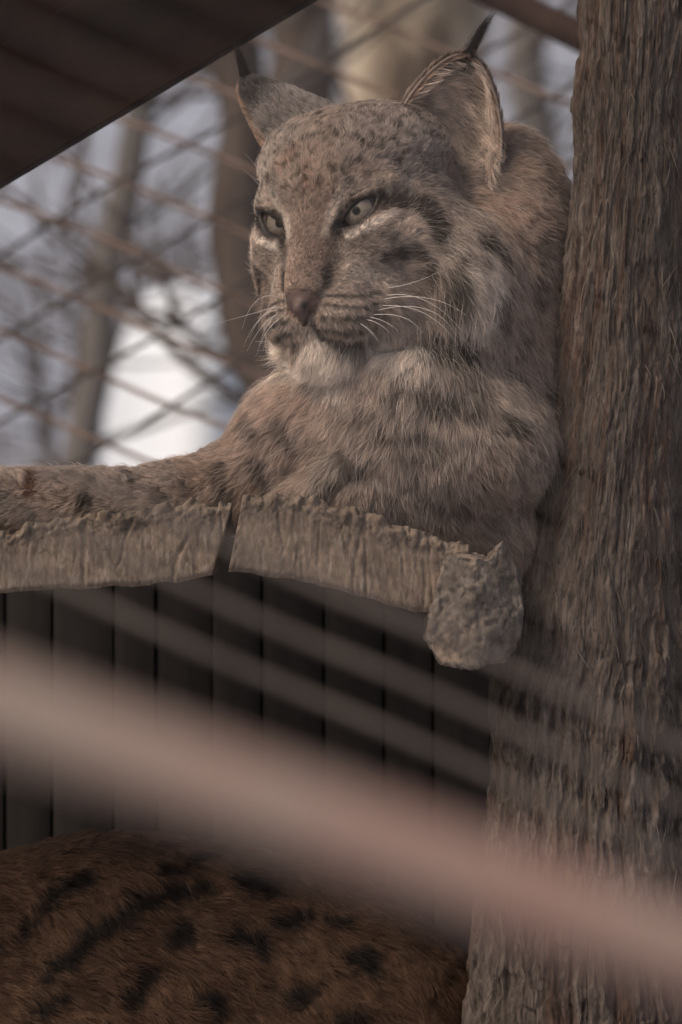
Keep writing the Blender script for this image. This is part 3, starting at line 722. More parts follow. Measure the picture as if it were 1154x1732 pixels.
def sample_faces(V, F, n, weight, seed):
    r = np.random.default_rng(seed)
    tri = np.concatenate([F[:, [0, 1, 2]], F[:, [0, 2, 3]]])
    a, b, c = V[tri[:, 0]], V[tri[:, 1]], V[tri[:, 2]]
    ar = np.linalg.norm(np.cross(b - a, c - a), axis=1) * 0.5
    pw = ar * weight[tri].mean(1); pw /= pw.sum()
    k = r.choice(len(tri), n, p=pw)
    u, v = r.random(n), r.random(n); m = u + v > 1; u[m], v[m] = 1 - u[m], 1 - v[m]
    return tri[k], np.stack([1 - u - v, u, v], 1)
if FUR > 0:
    dens = 1.0 + 2.6 * hface + 0.5 * headw
    dens *= np.where(N[:, 2] > 0.25, 0.25, 1.0)
    dens *= (1 - 0.85 * sstep(1010, 1060, V[:, 0]))
    dens *= (bare < 0.5) * (1 - 0.9 * sstep(930, 960, V[:, 1]))
    nst = int(700000 * FUR)
    tri, bc = sample_faces(V, F, nst, dens, 5)
    I = lambda A: (A[tri] * (bc[..., None] if A.ndim > 1 else bc)).sum(1)
    Pr, Nr, Tr, Lr, Cr, lf = I(V), nrm(I(N)), I(Tv), I(Lv), I(col), I(liftv)
    tk = sstep(.10, .34, vnoise(Pr / np.array([5.5, 8.0, 6.0]), 93) + .4 * vnoise(Pr / 24.0, 95)) * np.clip(I(crown), 0, 1)
    Cr = Cr * (1 - .55 * tk[:, None]) + (.06 * (1 - tk) * np.clip(I(crown), 0, 1))[:, None] * np.array((1, .85, .74))
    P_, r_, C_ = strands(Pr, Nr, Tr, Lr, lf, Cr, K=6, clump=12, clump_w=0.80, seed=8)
    # a few pale guard hairs over the coat
    ng = int(26000 * FUR)
    tri, bc = sample_faces(V, F, ng, dens * (1 - 0.8 * hface), 6)
    P2, r2, C2 = strands(I(V), nrm(I(N)), I(Tv), I(Lv) * 1.3, I(liftv) * 1.25, I(col) * 0.45 + np.array((0.27, 0.225, 0.19)), K=6, width=0.28, jit=0.3, grav=0.2, seed=9)
    PP = [P_, P2]; RR = [r_, r2]; CC = [C_, C2]
    # ears: short nap on the outside, long pale hair inside
    for k, er in enumerate(ears):
        for sidei in (0, 1):
            VV = er['A'] if sidei == 0 else er['B']; NN = er['n'] if sidei == 0 else -er['n']
            CI = er['cin'] if sidei == 0 else er['cout']
            n = int(9000 * FUR)
            tri, bc = sample_faces(VV, er['q'], n, np.ones(len(VV)), 20 + k * 2 + sidei)
            vv, th = I(er['v']), I(er['th'])
            T = np.broadcast_to(er['axis'] * 1.0, (n, 3)) + er['side'] * (th * 0.4)[:, None]
            p, q, c = strands(I(VV), nrm(I(NN)), T, np.full(n, 18.0), np.full(n, 0.45), I(CI), K=6, clump=8, clump_w=.4, grav=0, seed=30 + k * 2 + sidei, width=.40)
            PP.append(p); RR.append(q); CC.append(c)
        n = int(10000 * FUR)
        wsel = np.exp(-((er['th'] + 0.42) / 0.42) ** 2) * (er['th'] > -.86) * sstep(-.1, .1, er['v']) * (1 - sstep(.55, .85, er['v'])) + 0.10
        tri, bc = sample_faces(er['A'], er['q'], n, wsel, 50 + k)
        vv = I(er['v'])
        T = er['side'] * 1.0 + np.broadcast_to(-er['axis'] * 0.35, (n, 3)) + er['axis'] * (0.5 * vv)[:, None]
        Ce = np.array((0.44, 0.355, 0.29)) * np.ones((n, 1))
        p, q, c = strands(I(er['A']), nrm(I(er['n'])), T, 64 * (1 - .45 * vv), np.full(n, 0.55), Ce, K=6, clump=18, clump_w=.65, grav=.25, jit=.2, seed=60 + k, width=.45)
        PP.append(p); RR.append(q); CC.append(c)
        # tuft at the tip
        n = int(280)
        r0 = np.random.default_rng(80 + k)
        tip = er['A'].reshape(er['nv'], er['nt'], 3)[-1].mean(0)
        root = tip + r0.normal(0, 1, (n, 3)) * np.array([3.6, 3.5, 3.5]) - er['axis'] * np.abs(r0.normal(0, 7, n))[:, None]
        dirn = nrm(np.array([0.42, -1, 0.0]) if k == 0 else np.array([-0.12, -1, 0.05]))
        t = np.linspace(0, 1, 6)
        Lt = r0.uniform(45, 92, n) if k == 0 else r0.uniform(40, 78, n)
        bend = np.array([0.28, 0.05, 0]) if k == 0 else np.array([-0.25, 0, 0])
        sp = r0.normal(0, 0.07, (n, 3))
        pts = root[:, None] + Lt[:, None, None] * ((dirn + sp)[:, None] * t[None, :, None] + bend * (t ** 2)[None, :, None] * .5)
        ctr = tip + Lt[:, None, None] * (dirn * t[None, :, None] + bend * (t ** 2)[None, :, None] * .5)
        pts = pts + (ctr - pts) * (0.5 * t)[None, :, None]
        PP.append(W(pts)); RR.append(np.broadcast_to(0.36 * S * np.clip(1.1 - t, .15, 1), (n, 6))); CC.append(np.tile(np.array([[0.014, 0.012, 0.011]]), (n, 1)) * r0.uniform(.6, 1.8, (n, 1)))
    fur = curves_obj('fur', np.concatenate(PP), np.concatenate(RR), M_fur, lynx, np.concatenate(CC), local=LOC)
    fur['label'] = 'dense spotted grey brown coat with pale ruff and black ear tufts'

# ---- whiskers and brow hairs
M_whisk = mat_plain('whisker_hair', (0.72, 0.64, 0.56), 0.35, 0.5)
def whisker(p0, p1, p2, lift):
    z = g.depth(*p0)
    z = -200 if z is None else z
    a = np.array([p0[0], p0[1], z + 2.0]); c = np.array([p2[0], p2[1], z - lift]); b = np.array([p1[0], p1[1], z - lift * 0.7])
    t = np.linspace(0, 1, 16)[:, None]
    return a * (1 - t) ** 2 + 2 * b * t * (1 - t) + c * t ** 2
wk = [((650, 492), (700, 488), (748, 462), 45), ((648, 505), (720, 492), (778, 565), 60), ((645, 511), (730, 495), (785, 540), 70), ((640, 522), (725, 515), (772, 590), 70),
      ((635, 530), (735, 505), (768, 575), 80), ((625, 538), (690, 530), (712, 570), 60), ((615, 545), (640, 548), (658, 570), 55), ((605, 550), (625, 560), (640, 585), 50),
      ((620, 540), (650, 545), (672, 566), 50),
      ((476, 508), (430, 490), (412, 560), 20), ((474, 520), (430, 535), (372, 550), 10), ((472, 528), (438, 530), (414, 590), 15), ((474, 534), (445, 545), (420, 598), 15),
      ((478, 540), (448, 560), (436, 606), 20), ((476, 525), (450, 520), (424, 575), 25), ((470, 535), (450, 552), (440, 590), 25),
      ((452, 320), (440, 285), (415, 262), 15), ((450, 330), (436, 308), (412, 288), 15)]
pts = W(np.array([whisker(*a) for a in wk])) 
t = np.linspace(0, 1, 16)
wo = curves_obj('whiskers', pts, 0.55 * S * np.clip(1.1 - t, 0.2, 1)[None, :] * np.ones((len(wk), 1)), M_whisk, lynx, local=LOC)

# ================================================================== TREE TRUNK AT THE RIGHT
def trunk_profile(y):
    ys = [-2400, -300, 0, 300, 450, 640, 850, 1000, 1100, 1165, 1300, 1400, 1560, 1750, 2600]
    le = [1030, 985, 978, 966, 950, 930, 905, 881, 868, 842, 830, 818, 800, 785, 700]
    re = [1190, 1200, 1192, 1186, 1182, 1180, 1166, 1172, 1186, 1192, 1200, 1210, 1230, 1260, 1380]
    return np.interp(y, ys, le), np.interp(y, ys, re)
def make_trunk():
    y = np.concatenate([np.arange(-2400, -300, 60), np.arange(-300, -60, 20), np.arange(-60, 1800, 3.0), np.arange(1800, 2560, 20)])
    l, r = trunk_profile(y)
    k = np.ones(25) / 25; pad = np.pad(l, 12, mode='edge'); l = 0.5 * l + 0.5 * np.convolve(pad, k, 'valid')
    cx, rad = (l + r) / 2, (r - l) / 2
    nth = 620
    # dense toward the viewer
    th = np.concatenate([np.linspace(-1.75, 1.75, 540), np.linspace(1.75, 2 * np.pi - 1.75, 80)[1:-1]])
    TH, YY = np.meshgrid(th, y, indexing='xy')
    CX, RA = np.meshgrid(th * 0, cx, indexing='xy')[1], np.meshgrid(th * 0, rad, indexing='xy')[1]
    # fibrous bark: ridges long in y, thin across; wavering
    cxn, czn = np.sin(TH) * 170, -np.cos(TH) * 170
    wav = fbm(np.stack([cxn / 120, YY / 260, czn / 120], -1), 3, 101) * 26
    a = TH * 170 + wav
    base = np.stack([np.sin(a / 170) * 170, YY, -np.cos(a / 170) * 170], -1)
    f1 = fbm(base / np.array([30, 150, 30.0]), 3, 111)
    f2 = fbm(base / np.array([10, 44, 10.0]), 3, 121)
    f3 = fbm(base / np.array([4.5, 15, 4.5]), 2, 131)
    lump = fbm(base / np.array([60, 90, 60.0]), 3, 141)
    groove = -np.clip(0.12 - np.abs(fbm(base / np.array([26, 420, 26.0]), 2, 151)), 0, 1) / 0.12
    flak = sstep(0.05, 0.16, fbm(base / np.array([16, 60, 16.0]), 2, 161))
    low = sstep(900, 1300, YY)
    d = (4 + 4 * low) * f1 + (2.6 + 4.5 * low) * f2 + 2.4 * f3 + 9 * lump + (2 + 5 * low) * groove + (5 + 2 * low) * flak
    RR = RA + d - 6
    P = np.stack([CX + np.sin(TH) * RR, YY, 60 - np.cos(TH) * RR * 0.95], -1)
    ny, nt = P.shape[:2]
    i = np.arange(ny - 1)[:, None]; j = np.arange(nt)[None, :]; j2 = (j + 1) % nt
    q = np.stack([i * nt + j, i * nt + j2, (i + 1) * nt + j2, (i + 1) * nt + j], -1).reshape(-1, 4)
    # fibre colours: weathered grey, red-brown inner bark, dark seams of old bark
    n1 = fbm(base / np.array([22, 260, 22.0]), 3, 171); n2 = fbm(base / np.array([7, 70, 7.0]), 3, 181); n3 = fbm(base / np.array([70, 200, 70.0]), 3, 191)
    grey = np.array((0.092, 0.070, 0.056)); red = np.array((0.088, 0.050, 0.033)); dark = np.array((0.030, 0.021, 0.017)); pale = np.array((0.155, 0.122, 0.098))
    c = grey * np.ones(P.shape)
    w_ = sstep(0.02, 0.32, n1)[..., None]; c = c * (1 - w_ * .75) + red * w_ * .75
    w_ = sstep(0.10, 0.40, n2)[..., None]; c = c * (1 - w_ * .7) + dark * w_ * .7
    w_ = sstep(0.12, 0.42, -n2 + 0.25 * n3)[..., None]; c = c * (1 - w_ * .6) + pale * w_ * .6
    c = c * (1 + 0.35 * n3[..., None])
    return P, q, np.clip(c, .01, .6), TH
Pt, qt, ct, tht = make_trunk()
M_bark = mat_attr('shredded_bark', 0.9, 0.1, noise=((1, 1, .32), 230, .5, 1.5, .9, .0018))
TL = tuple(W((1000, 2528, 60)))
tree = empty('tree_trunk', TL)
tag(tree, 'thick fibrous grey brown tree trunk at the right in front of the lynx', 'tree trunk')
trunk = mesh_obj('trunk', W(Pt.reshape(-1, 3)), qt, M_bark, tree, ct.reshape(-1, 3), local=TL)
# loose bark fibres hanging on the trunk
def bark_fibres(n, seed, lmin, lmax, stick, wid):
    r = np.random.default_rng(seed)
    ny, nt = Pt.shape[:2]
    iy = r.integers(115, ny - 60, n); ith = r.integers(60, 480, n)
    p = Pt[iy, ith]; th = tht[iy, ith]
    nrmv = np.stack([np.sin(th), 0 * th, -np.cos(th)], -1); tanv = np.stack([np.cos(th), 0 * th, np.sin(th)], -1)
    L = r.uniform(lmin, lmax, n); t = np.linspace(0, 1, 6)
    sgn = np.where(r.random(n) < .7, 1, -1)
    slant = r.normal(0, .28, n) * (1 if stick < 1 else 2.2)
    dirn = nrm(np.stack([0 * th, sgn * np.ones(n), 0 * th], -1) + tanv * slant[:, None])
    bow = r.uniform(.02, stick, n)
    pts = p[:, None] + dirn[:, None] * (L[:, None] * t)[..., None] + nrmv[:, None] * (L[:, None] * bow[:, None] * (t - 0.35 * t * t) + 0.5)[..., None]
    pts = pts + tanv[:, None] * (L * r.normal(0, .16, n))[:, None, None] * (t ** 2)[None, :, None]
    col_ = ct[iy, ith] * r.uniform(.7, 1.5, n)[:, None] + r.uniform(0, .03, n)[:, None] ** 1.0
    rad = wid * S * np.clip(1.1 - t, .25, 1)[None] * r.uniform(.6, 1.5, n)[:, None]
    return W(pts), rad, np.clip(col_, 0, .5)
A = [bark_fibres(9000, 1, 6, 22, .30, .40), bark_fibres(260, 2, 14, 60, .9, 1.0)]
fib = curves_obj('bark_fibres', np.concatenate([a[0] for a in A]), np.concatenate([a[1] for a in A]), M_fur, tree, np.concatenate([a[2] for a in A]), local=TL)
fib['kind'] = 'stuff'

# ================================================================== LOG PLATFORM
def slab(name, xs, top, bot, x0, x1, zf, zb, seed, label, skew0=0, skew1=0):
    """thick slab: front face with rough upper edge; skew leans the end faces"""
    x = np.arange(x0, x1 + .1, 2.6)
    ty = np.interp(x, xs, top); by = np.interp(x, xs, bot)
    ty = ty + 4.5 * fbm(np.stack([x / 22, x * 0, x * 0 + seed], -1), 3, seed) + 7 * vnoise(np.stack([x / 30, x * 0, x * 0 + seed], -1), seed + 3)
    by = by + 5 * fbm(np.stack([x / 30, x * 0, x * 0 + seed + 9], -1), 3, seed)
    nf = 50
    sec = []   # (u, z, kind) u: 0 top, 1 bottom
    prof = [(1.0, zb)] + [(1.0, zf + (zb - zf) * t) for t in np.linspace(.8, .06, 8)]
    prof += [(1 - t, zf) for t in np.linspace(0.0, 1.0, nf)]
    prof += [(0.0, zf + (zb - zf) * t) for t in np.concatenate([np.linspace(.01, .12, 10), np.linspace(.16, 1, 22)])]
    u = np.array([p[0] for p in prof]); z = np.array([p[1] for p in prof])
    U = u[None, :]; Y = ty[:, None] * (1 - U) + by[:, None] * U
    tt = (x - x0) / (x1 - x0)
    X = x[:, None] + skew0 * (1 - tt)[:, None] ** 3 * U + skew1 * tt[:, None] ** 3 * U
    Z = np.broadcast_to(z[None, :], X.shape).copy()
    back = np.clip((Z - zf) / 70, 0, 1)
    Y = Y + back * (1 - U) * 34                                       # the upper face dishes behind the lip
    P = np.stack([X, Y, Z], -1)
    # rounded lower and upper front edges + relief
    front = np.exp(-((Z - zf) / 14) ** 2)
    edge = front * (np.exp(-((U) / .05) ** 2) * 10 + np.exp(-((U - 1) / .04) ** 2) * 7)
    P[..., 2] += edge
    saw = fbm(np.stack([X / 4, Y / 45, Z / 40 + seed], -1), 3, seed + 11)
    crust = fbm(np.stack([X / 9, Y / 9, Z / 9 + seed], -1), 4, seed + 17, .65)
    big = fbm(np.stack([X / 60, Y / 45, Z / 60 + seed], -1), 3, seed + 19)
    topw = np.exp(-(U / 0.22) ** 2)
    chk = -np.clip(0.05 - np.abs(fbm(np.stack([X / 38, Y / 260, Z / 60 + seed], -1), 2, seed + 23)), 0, 1) / .05
    P[..., 2] -= front * (1.2 * saw + 3.5 * big + 12 * topw * (crust + .2) + 4 * chk)
    lump = np.clip(vnoise(np.stack([X / 13, Y / 11, Z / 13 + seed], -1), seed + 41) + .15, 0, 1)
    P[..., 2] -= front * np.exp(-(U / .16) ** 2) * 13 * lump
    P[..., 1] -= (1 - front) * (U < .5) * 7 * crust + np.exp(-(U / .12) ** 2) * front * (8 * lump + 4 * crust)
    P[..., 1] += (1 - front) * (U > .5) * 3 * crust
    nx, npz = P.shape[:2]
    i = np.arange(nx - 1)[:, None]; j = np.arange(npz - 1)[None, :]
    q = np.stack([i * npz + j, i * npz + j + 1, (i + 1) * npz + j + 1, (i + 1) * npz + j], -1).reshape(-1, 4)
    # end caps as fans closed to a centre line, back face
    verts = P.reshape(-1, 3); faces = [q]
    nv = len(verts); extra = []
    cap = []
    for end, ii in ((0, 0), (1, nx - 1)):
        ring = ii * npz + np.arange(npz)
        c = verts[ring].mean(0); extra.append(c); ci = nv + end
        a, b = ring[:-1], ring[1:]
        f = np.stack([a, b, np.full_like(a, ci), np.full_like(a, ci)], -1)
        cap.append((f, end))
    # colours
    Cn = fbm(np.stack([X / 16, Y / 38, Z / 30 + seed], -1), 4, seed + 29, .6); Cb = fbm(np.stack([X / 70, Y / 40, Z / 70 + seed], -1), 3, seed + 31)
    c = np.array((0.215, 0.158, 0.117)) * np.ones(P.shape)
    w_ = sstep(0.02, .42, Cn)[..., None]; c = c * (1 - .45 * w_) + np.array((0.088, 0.067, 0.053)) * .45 * w_
    w_ = sstep(0.22, .5, fbm(np.stack([X / 3.2, Y / 24, Z / 30 + seed], -1), 2, seed + 37))[..., None]; c = c * (1 - .65 * w_) + np.array((0.33, 0.26, 0.205)) * .6 * w_
    w_ = sstep(.0, .4, Cb)[..., None]; c = c * (1 - .35 * w_) + np.array((0.085, 0.066, 0.052)) * .35 * w_
    w_ = (topw * sstep(-.25, .3, crust))[..., None]; c = c * (1 - .5 * w_) + np.array((0.105, 0.078, 0.055)) * .55 * w_
    cols = np.concatenate([c.reshape(-1, 3), np.tile(np.array([[.16, .12, .09]]), (2, 1))])
    V_ = np.concatenate([verts, np.array(extra)])
    flist = [tuple(f) for f in q.tolist()]
    for f, end in cap:
        for a, b, ci, _ in f.tolist(): flist.append((b, a, ci) if end == 0 else (a, b, ci))
        ring0, ring1 = (0, npz - 1) if end == 0 else ((nx - 1) * npz, nx * npz - 1)
        flist.append((ring0, ring1, nv + end) if end == 0 else (ring1, ring0, nv + end))
    loc = tuple(W(((x0 + x1) / 2, float(by.mean()), (zf + zb) / 2)))
    me = bpy.data.meshes.new(name); me.from_pydata([tuple(v) for v in (W(V_) - np.array(loc))], [], flist)
    a = me.attributes.new('col', 'FLOAT_COLOR', 'POINT'); c4 = np.ones((len(V_), 4), np.float32); c4[:, :3] = np.clip(cols, .01, .6); a.data.foreach_set('color', c4.ravel())
    me.polygons.foreach_set('use_smooth', np.ones(len(me.polygons), bool)); me.materials.append(M_wood)
    o = link(bpy.data.objects.new(name, me)); o.location = loc
    return tag(o, label, 'log slab', 'slabs of the log platform')
M_wood = mat_attr('weathered_wood', 0.9, 0.1, noise=((1, 1, .42), 260, .6, 1.4, .7, .0014))
XL = [-340, -200, 0, 100, 250, 330, 380, 410]
slab('log_slab', XL, [932, 915, 898, 882, 858, 856, 852, 862], [1045, 1030, 1004, 996, 988, 982, 976, 972], -320, 395, -150, 330, 201,
     'left weathered log slab with rough top under the stretched fore leg', skew0=0, skew1=-34)
XR = [400, 430, 500, 600, 700, 760, 800]
slab('log_slab', XR, [852, 836, 842, 864, 896, 912, 930], [966, 968, 976, 1003, 1032, 1040, 1045], 413, 790, -165, 330, 301,
     'right weathered log slab sloping down beside the split under the lynx', skew0=-24, skew1=0)

# knotty wood block at the end of the right slab, and the post below it
def noisy_solid(name, build, lo, hi, h, disp, colfn, mat, label, cat):
    gg = Grid(lo, hi, h); build(gg)
    v, f = gg.nets(); n = gg.grad(v)
    v = v + n * disp(v)[:, None]
    c = colfn(v)
    loc = tuple(W(np.array([(lo[0] + hi[0]) / 2, v[:, 1].max(), (lo[2] + hi[2]) / 2])))
    o = mesh_obj(name, W(v), f, mat, None, np.clip(c, .01, .6), local=loc)
    return tag(o, label, cat)
def blk(gg):
    poly = np.array([(720, 1078), (733, 990), (755, 940), (800, 940), (822, 944), (843, 916), (868, 955), (880, 1010), (876, 1075), (850, 1112), (795, 1128), (745, 1118)], np.float32)
    def fn(p):
        x, y = p[..., 0], p[..., 1]
        x = x - 0.0; d = np.full(x.shape, 1e9, np.float32); ins = np.zeros(x.shape, bool)
        for a, b in zip(poly, np.roll(poly, -1, 0)):
            ba = b - a; t = np.clip(((x - a[0]) * ba[0] + (y - a[1]) * ba[1]) / (ba @ ba), 0, 1)
            d = np.minimum(d, np.hypot(x - a[0] - t * ba[0], y - a[1] - t * ba[1]))
            cr = ((a[1] > y) != (b[1] > y)) & (x < (b[0] - a[0]) * (y - a[1]) / (b[1] - a[1] + 1e-9) + a[0])
            ins ^= cr
        d = np.where(ins, -d, d)
        zf = -215 + 0.45 * np.maximum(x - 800, 0) + 0.12 * np.maximum(800 - x, 0)
        return np.maximum(d, np.maximum(zf - p[..., 2], p[..., 2] - 160)) 
    gg.add(fn, (715, 905, -230), (885, 1135, 170), 8)
def blk_d(v):
    q = v.copy(); a = R(35); x = v[:, 0] * math.cos(a) + v[:, 1] * math.sin(a); y = -v[:, 0] * math.sin(a) + v[:, 1] * math.cos(a)
    lines = fbm(np.stack([x / 40, y / 5, v[:, 2] / 30], -1), 2, 401)
    crk = -np.clip(.06 - np.abs(fbm(np.stack([x / 14, y / 20, v[:, 2] / 20], -1), 2, 411)), 0, 1) / .06
    return 3.2 * lines + 3.5 * crk + 10 * fbm(v / 45.0, 3, 421) + 3.5 * fbm(v / 9.0, 2, 431)
def wood_c(v):
    n = fbm(v / np.array([12, 20, 12.0]), 3, 441)[:, None]; m = fbm(v / 50.0, 2, 451)[:, None]
    return np.array((0.178, 0.141, 0.112)) * (1 + .5 * n + .35 * m) + np.clip(m, 0, 1) * np.array((.05, .02, 0))
noisy_solid('wood_block', blk, (690, 890, -250), (910, 1160, 190), 3.5, blk_d, wood_c, M_wood,
            'knotty grey wood block between the right slab and the trunk', 'wood block')
def pst(gg):
    gg.cap((868, 1140, 60), (880, 1700, 60), 40, 44, 10)
    gg.cap((880, 1700, 60), (880, 2530, 60), 44, 50, 10)
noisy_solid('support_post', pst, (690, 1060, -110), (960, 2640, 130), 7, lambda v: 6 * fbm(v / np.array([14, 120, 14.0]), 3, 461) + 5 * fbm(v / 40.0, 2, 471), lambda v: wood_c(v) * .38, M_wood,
            'dark round post under the knotty block beside the trunk', 'post')

# ================================================================== PLANK WALL OF THE DEN under the platform
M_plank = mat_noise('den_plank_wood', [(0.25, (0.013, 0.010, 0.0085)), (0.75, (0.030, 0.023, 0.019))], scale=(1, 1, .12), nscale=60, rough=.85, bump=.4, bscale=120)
den = empty('plank_wall', tuple(W((400, 2528, 830))))
tag(den, 'dark plank wall with vertical boards in the shade below the platform', 'wall')
x = -420; k = 0; rr = random.Random(5)
while x < 1560:
    wd = rr.uniform(72, 112); gap = rr.uniform(2, 4.5); dz = rr.uniform(-5, 5)
    x0, x1 = x, x + wd; y0 = 915 + rr.uniform(-3, 3); y1 = 2528
    pp = []
    for (z_) in (830 + dz, 890 + dz):
        for (a, b) in ((x0, y0), (x1, y0), (x1 + rr.uniform(-2, 2), y1), (x0 + rr.uniform(-2, 2), y1)): pp.append((a, b, z_))
    fs = [(0, 3, 2, 1), (4, 5, 6, 7), (0, 1, 5, 4), (1, 2, 6, 5), (2, 3, 7, 6), (3, 0, 4, 7)]
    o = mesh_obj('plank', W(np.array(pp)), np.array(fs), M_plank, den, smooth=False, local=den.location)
    bv = o.modifiers.new('bevel', 'BEVEL'); bv.width = 0.0012; bv.segments = 1
    x += wd + gap; k += 1
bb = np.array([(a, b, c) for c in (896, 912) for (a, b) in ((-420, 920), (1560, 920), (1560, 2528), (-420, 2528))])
o = mesh_obj('backing_board', W(bb), np.array(fs), mat_plain('gap_shade_dark', (0.016, 0.0125, 0.0105), .9), den, smooth=False, local=den.location)  # added dark sheet standing in for the shade between planks

# ================================================================== SECOND LYNX standing below the platform
DZ = 130
SL = tuple(W((200, 2528, 190 + DZ)))
lynx_b = empty('lynx', SL)
tag(lynx_b, 'dark brown black spotted lynx standing in the shade below the platform', 'lynx')
g2 = Grid((-720, 1380, -80), (960, 2545, 420), 9.0)
g2.ell((240, 1755, 185), (560, 318, 190), 40)
g2.ell((170, 1560, 120), (120, 120, 120), 60); g2.ell((600, 1770, 120), (200, 190, 130), 60); g2.ell((-60, 1600, 110), (100, 110, 110), 50)
g2.ell((590, 1850, 185), (270, 250, 170), 60)
g2.ell((-160, 1760, 185), (260, 280, 175), 60)
for (x0, z0) in ((-250, 100), (-190, 270)):
    g2.cap((x0, 1850, z0), (x0 - 20, 2200, z0), 92, 52, 40); g2.cap((x0 - 20, 2200, z0), (x0 - 10, 2490, z0), 50, 40, 25); g2.cap((x0 - 20, 2505, z0), (x0 - 75, 2510, z0), 38, 32, 20)
for (x0, z0) in ((660, 95), (600, 280)):
    g2.cap((x0, 1900, z0), (x0 - 60, 2130, z0), 125, 72, 40); g2.cap((x0 - 60, 2130, z0), (x0 + 70, 2330, z0), 62, 40, 25)
    g2.cap((x0 + 70, 2330, z0), (x0 + 30, 2500, z0), 38, 34, 20); g2.cap((x0 + 30, 2508, z0), (x0 - 40, 2512, z0), 36, 32, 20)
g2.cap((800, 1800, 185), (880, 1930, 190), 50, 42, 40)
g2.cap((-330, 1700, 185), (-470, 1640, 180), 150, 120, 50)
g2.ell((-530, 1600, 175), (135, 120, 125), 40); g2.ell((-630, 1640, 165), (65, 50, 62), 30)
for z0 in (115, 235): g2.cap((-500, 1510, z0), (-490, 1400, z0), 36, 6, 15)
V2, F2 = g2.nets(); N2 = g2.grad(V2)
V2 = V2 + N2 * (14 * fbm(V2 / 120.0, 2, 541))[:, None]
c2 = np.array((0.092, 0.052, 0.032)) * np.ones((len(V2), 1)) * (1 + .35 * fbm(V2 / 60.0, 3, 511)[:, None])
SP2 = [([(10, 1580), (60, 1530), (130, 1490)], 12), ([(110, 1590), (180, 1545), (250, 1512), (330, 1506)], 13), ([(60, 1650), (120, 1600)], 14), ([(390, 1500), (440, 1512)], 18),
       ([(272, 1588), (290, 1575)], 16), ([(380, 1585), (420, 1600)], 20), ([(450, 1568), (500, 1555)], 14), ([(585, 1625), (610, 1635)], 22), ([(200, 1690), (230, 1650)], 16),
       ([(320, 1690), (345, 1700)], 20), ([(480, 1690), (500, 1680)], 18), ([(40, 1710), (80, 1690)], 14), ([(560, 1720), (590, 1725)], 16), ([(250, 1478), (330, 1462)], 9), ([(540, 1560), (565, 1572)], 10)]
r5 = np.random.default_rng(55)
for pts_, r_ in SP2:
    L = np.array([(x, y, g2.depth(x, y)) for x, y in pts_ if g2.depth(x, y) is not None])
    if len(L) == 0: continue
    d = seg_dist(V2, L) * (1 + .3 * fbm(V2 / 15.0, 2, 521)); w_ = (1 - sstep(r_ * .6, r_ + 9, d))[:, None] * .95
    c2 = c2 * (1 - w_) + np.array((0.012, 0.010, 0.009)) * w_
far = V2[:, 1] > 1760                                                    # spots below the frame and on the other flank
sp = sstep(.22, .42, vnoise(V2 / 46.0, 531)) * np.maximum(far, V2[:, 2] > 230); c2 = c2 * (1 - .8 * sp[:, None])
V2 = V2 + np.array([0, 0, DZ])
mesh_obj('body', W(V2), F2, M_skin, lynx_b, np.clip(c2, .006, .5), local=SL)
if FUR > 0:
    dens2 = np.where(V2[:, 1] < 1850, 1.0, 0.12) * np.where(N2[:, 2] > .4, .25, 1.0) * np.where((V2[:, 0] > -80) & (V2[:, 0] < 860), 1.0, .25)
    tri, bc = sample_faces(V2, F2, int(120000 * FUR), dens2, 77)
    I = lambda A: (A[tri] * (bc[..., None] if A.ndim > 1 else bc)).sum(1)
    Pq = I(V2); Tq = np.stack([np.full(len(Pq), .8), np.full(len(Pq), .35) + .3 * sstep(200, 700, Pq[:, 0]), np.zeros(len(Pq))], -1)
    p, q, c = strands(Pq, nrm(I(N2)), Tq, np.full(len(Pq), 46.0), np.full(len(Pq), .48), I(c2), K=5, clump=14, clump_w=.75, width=.5, seed=78)
    fo = curves_obj('fur', p, q, M_fur, lynx_b, c, local=SL)

# ================================================================== tubes
def tube(path, rad, sides=8):
    path = np.asarray(path, float); n = len(path); rad = np.broadcast_to(rad, n)
    t = nrm(np.gradient(path, axis=0))
    ref = np.where(np.abs(t[:, 2:3]) > .9, np.array([[1.0, 0, 0]]), np.array([[0, 0, 1.0]]))
    a = nrm(np.cross(t, ref)); b = np.cross(t, a)
    th = np.linspace(0, 2 * np.pi, sides, endpoint=False)
    v = path[:, None] + rad[:, None, None] * (a[:, None] * np.cos(th)[None, :, None] + b[:, None] * np.sin(th)[None, :, None])
    i = np.arange(n - 1)[:, None]; j = np.arange(sides)[None]; j2 = (j + 1) % sides
    f = np.stack([i * sides + j, i * sides + j2, (i + 1) * sides + j2, (i + 1) * sides + j], -1).reshape(-1, 4)
    return v.reshape(-1, 3), f
def tubes_obj(name, items, mat, parent=None, local=None, sides=8):
    vs, fs, o = [], [], 0
    for p, r in items:
        v, f = tube(p, r, sides); vs.append(v); fs.append(f + o); o += len(v)
    return mesh_obj(name, np.concatenate(vs), np.concatenate(fs), mat, parent, local=local)

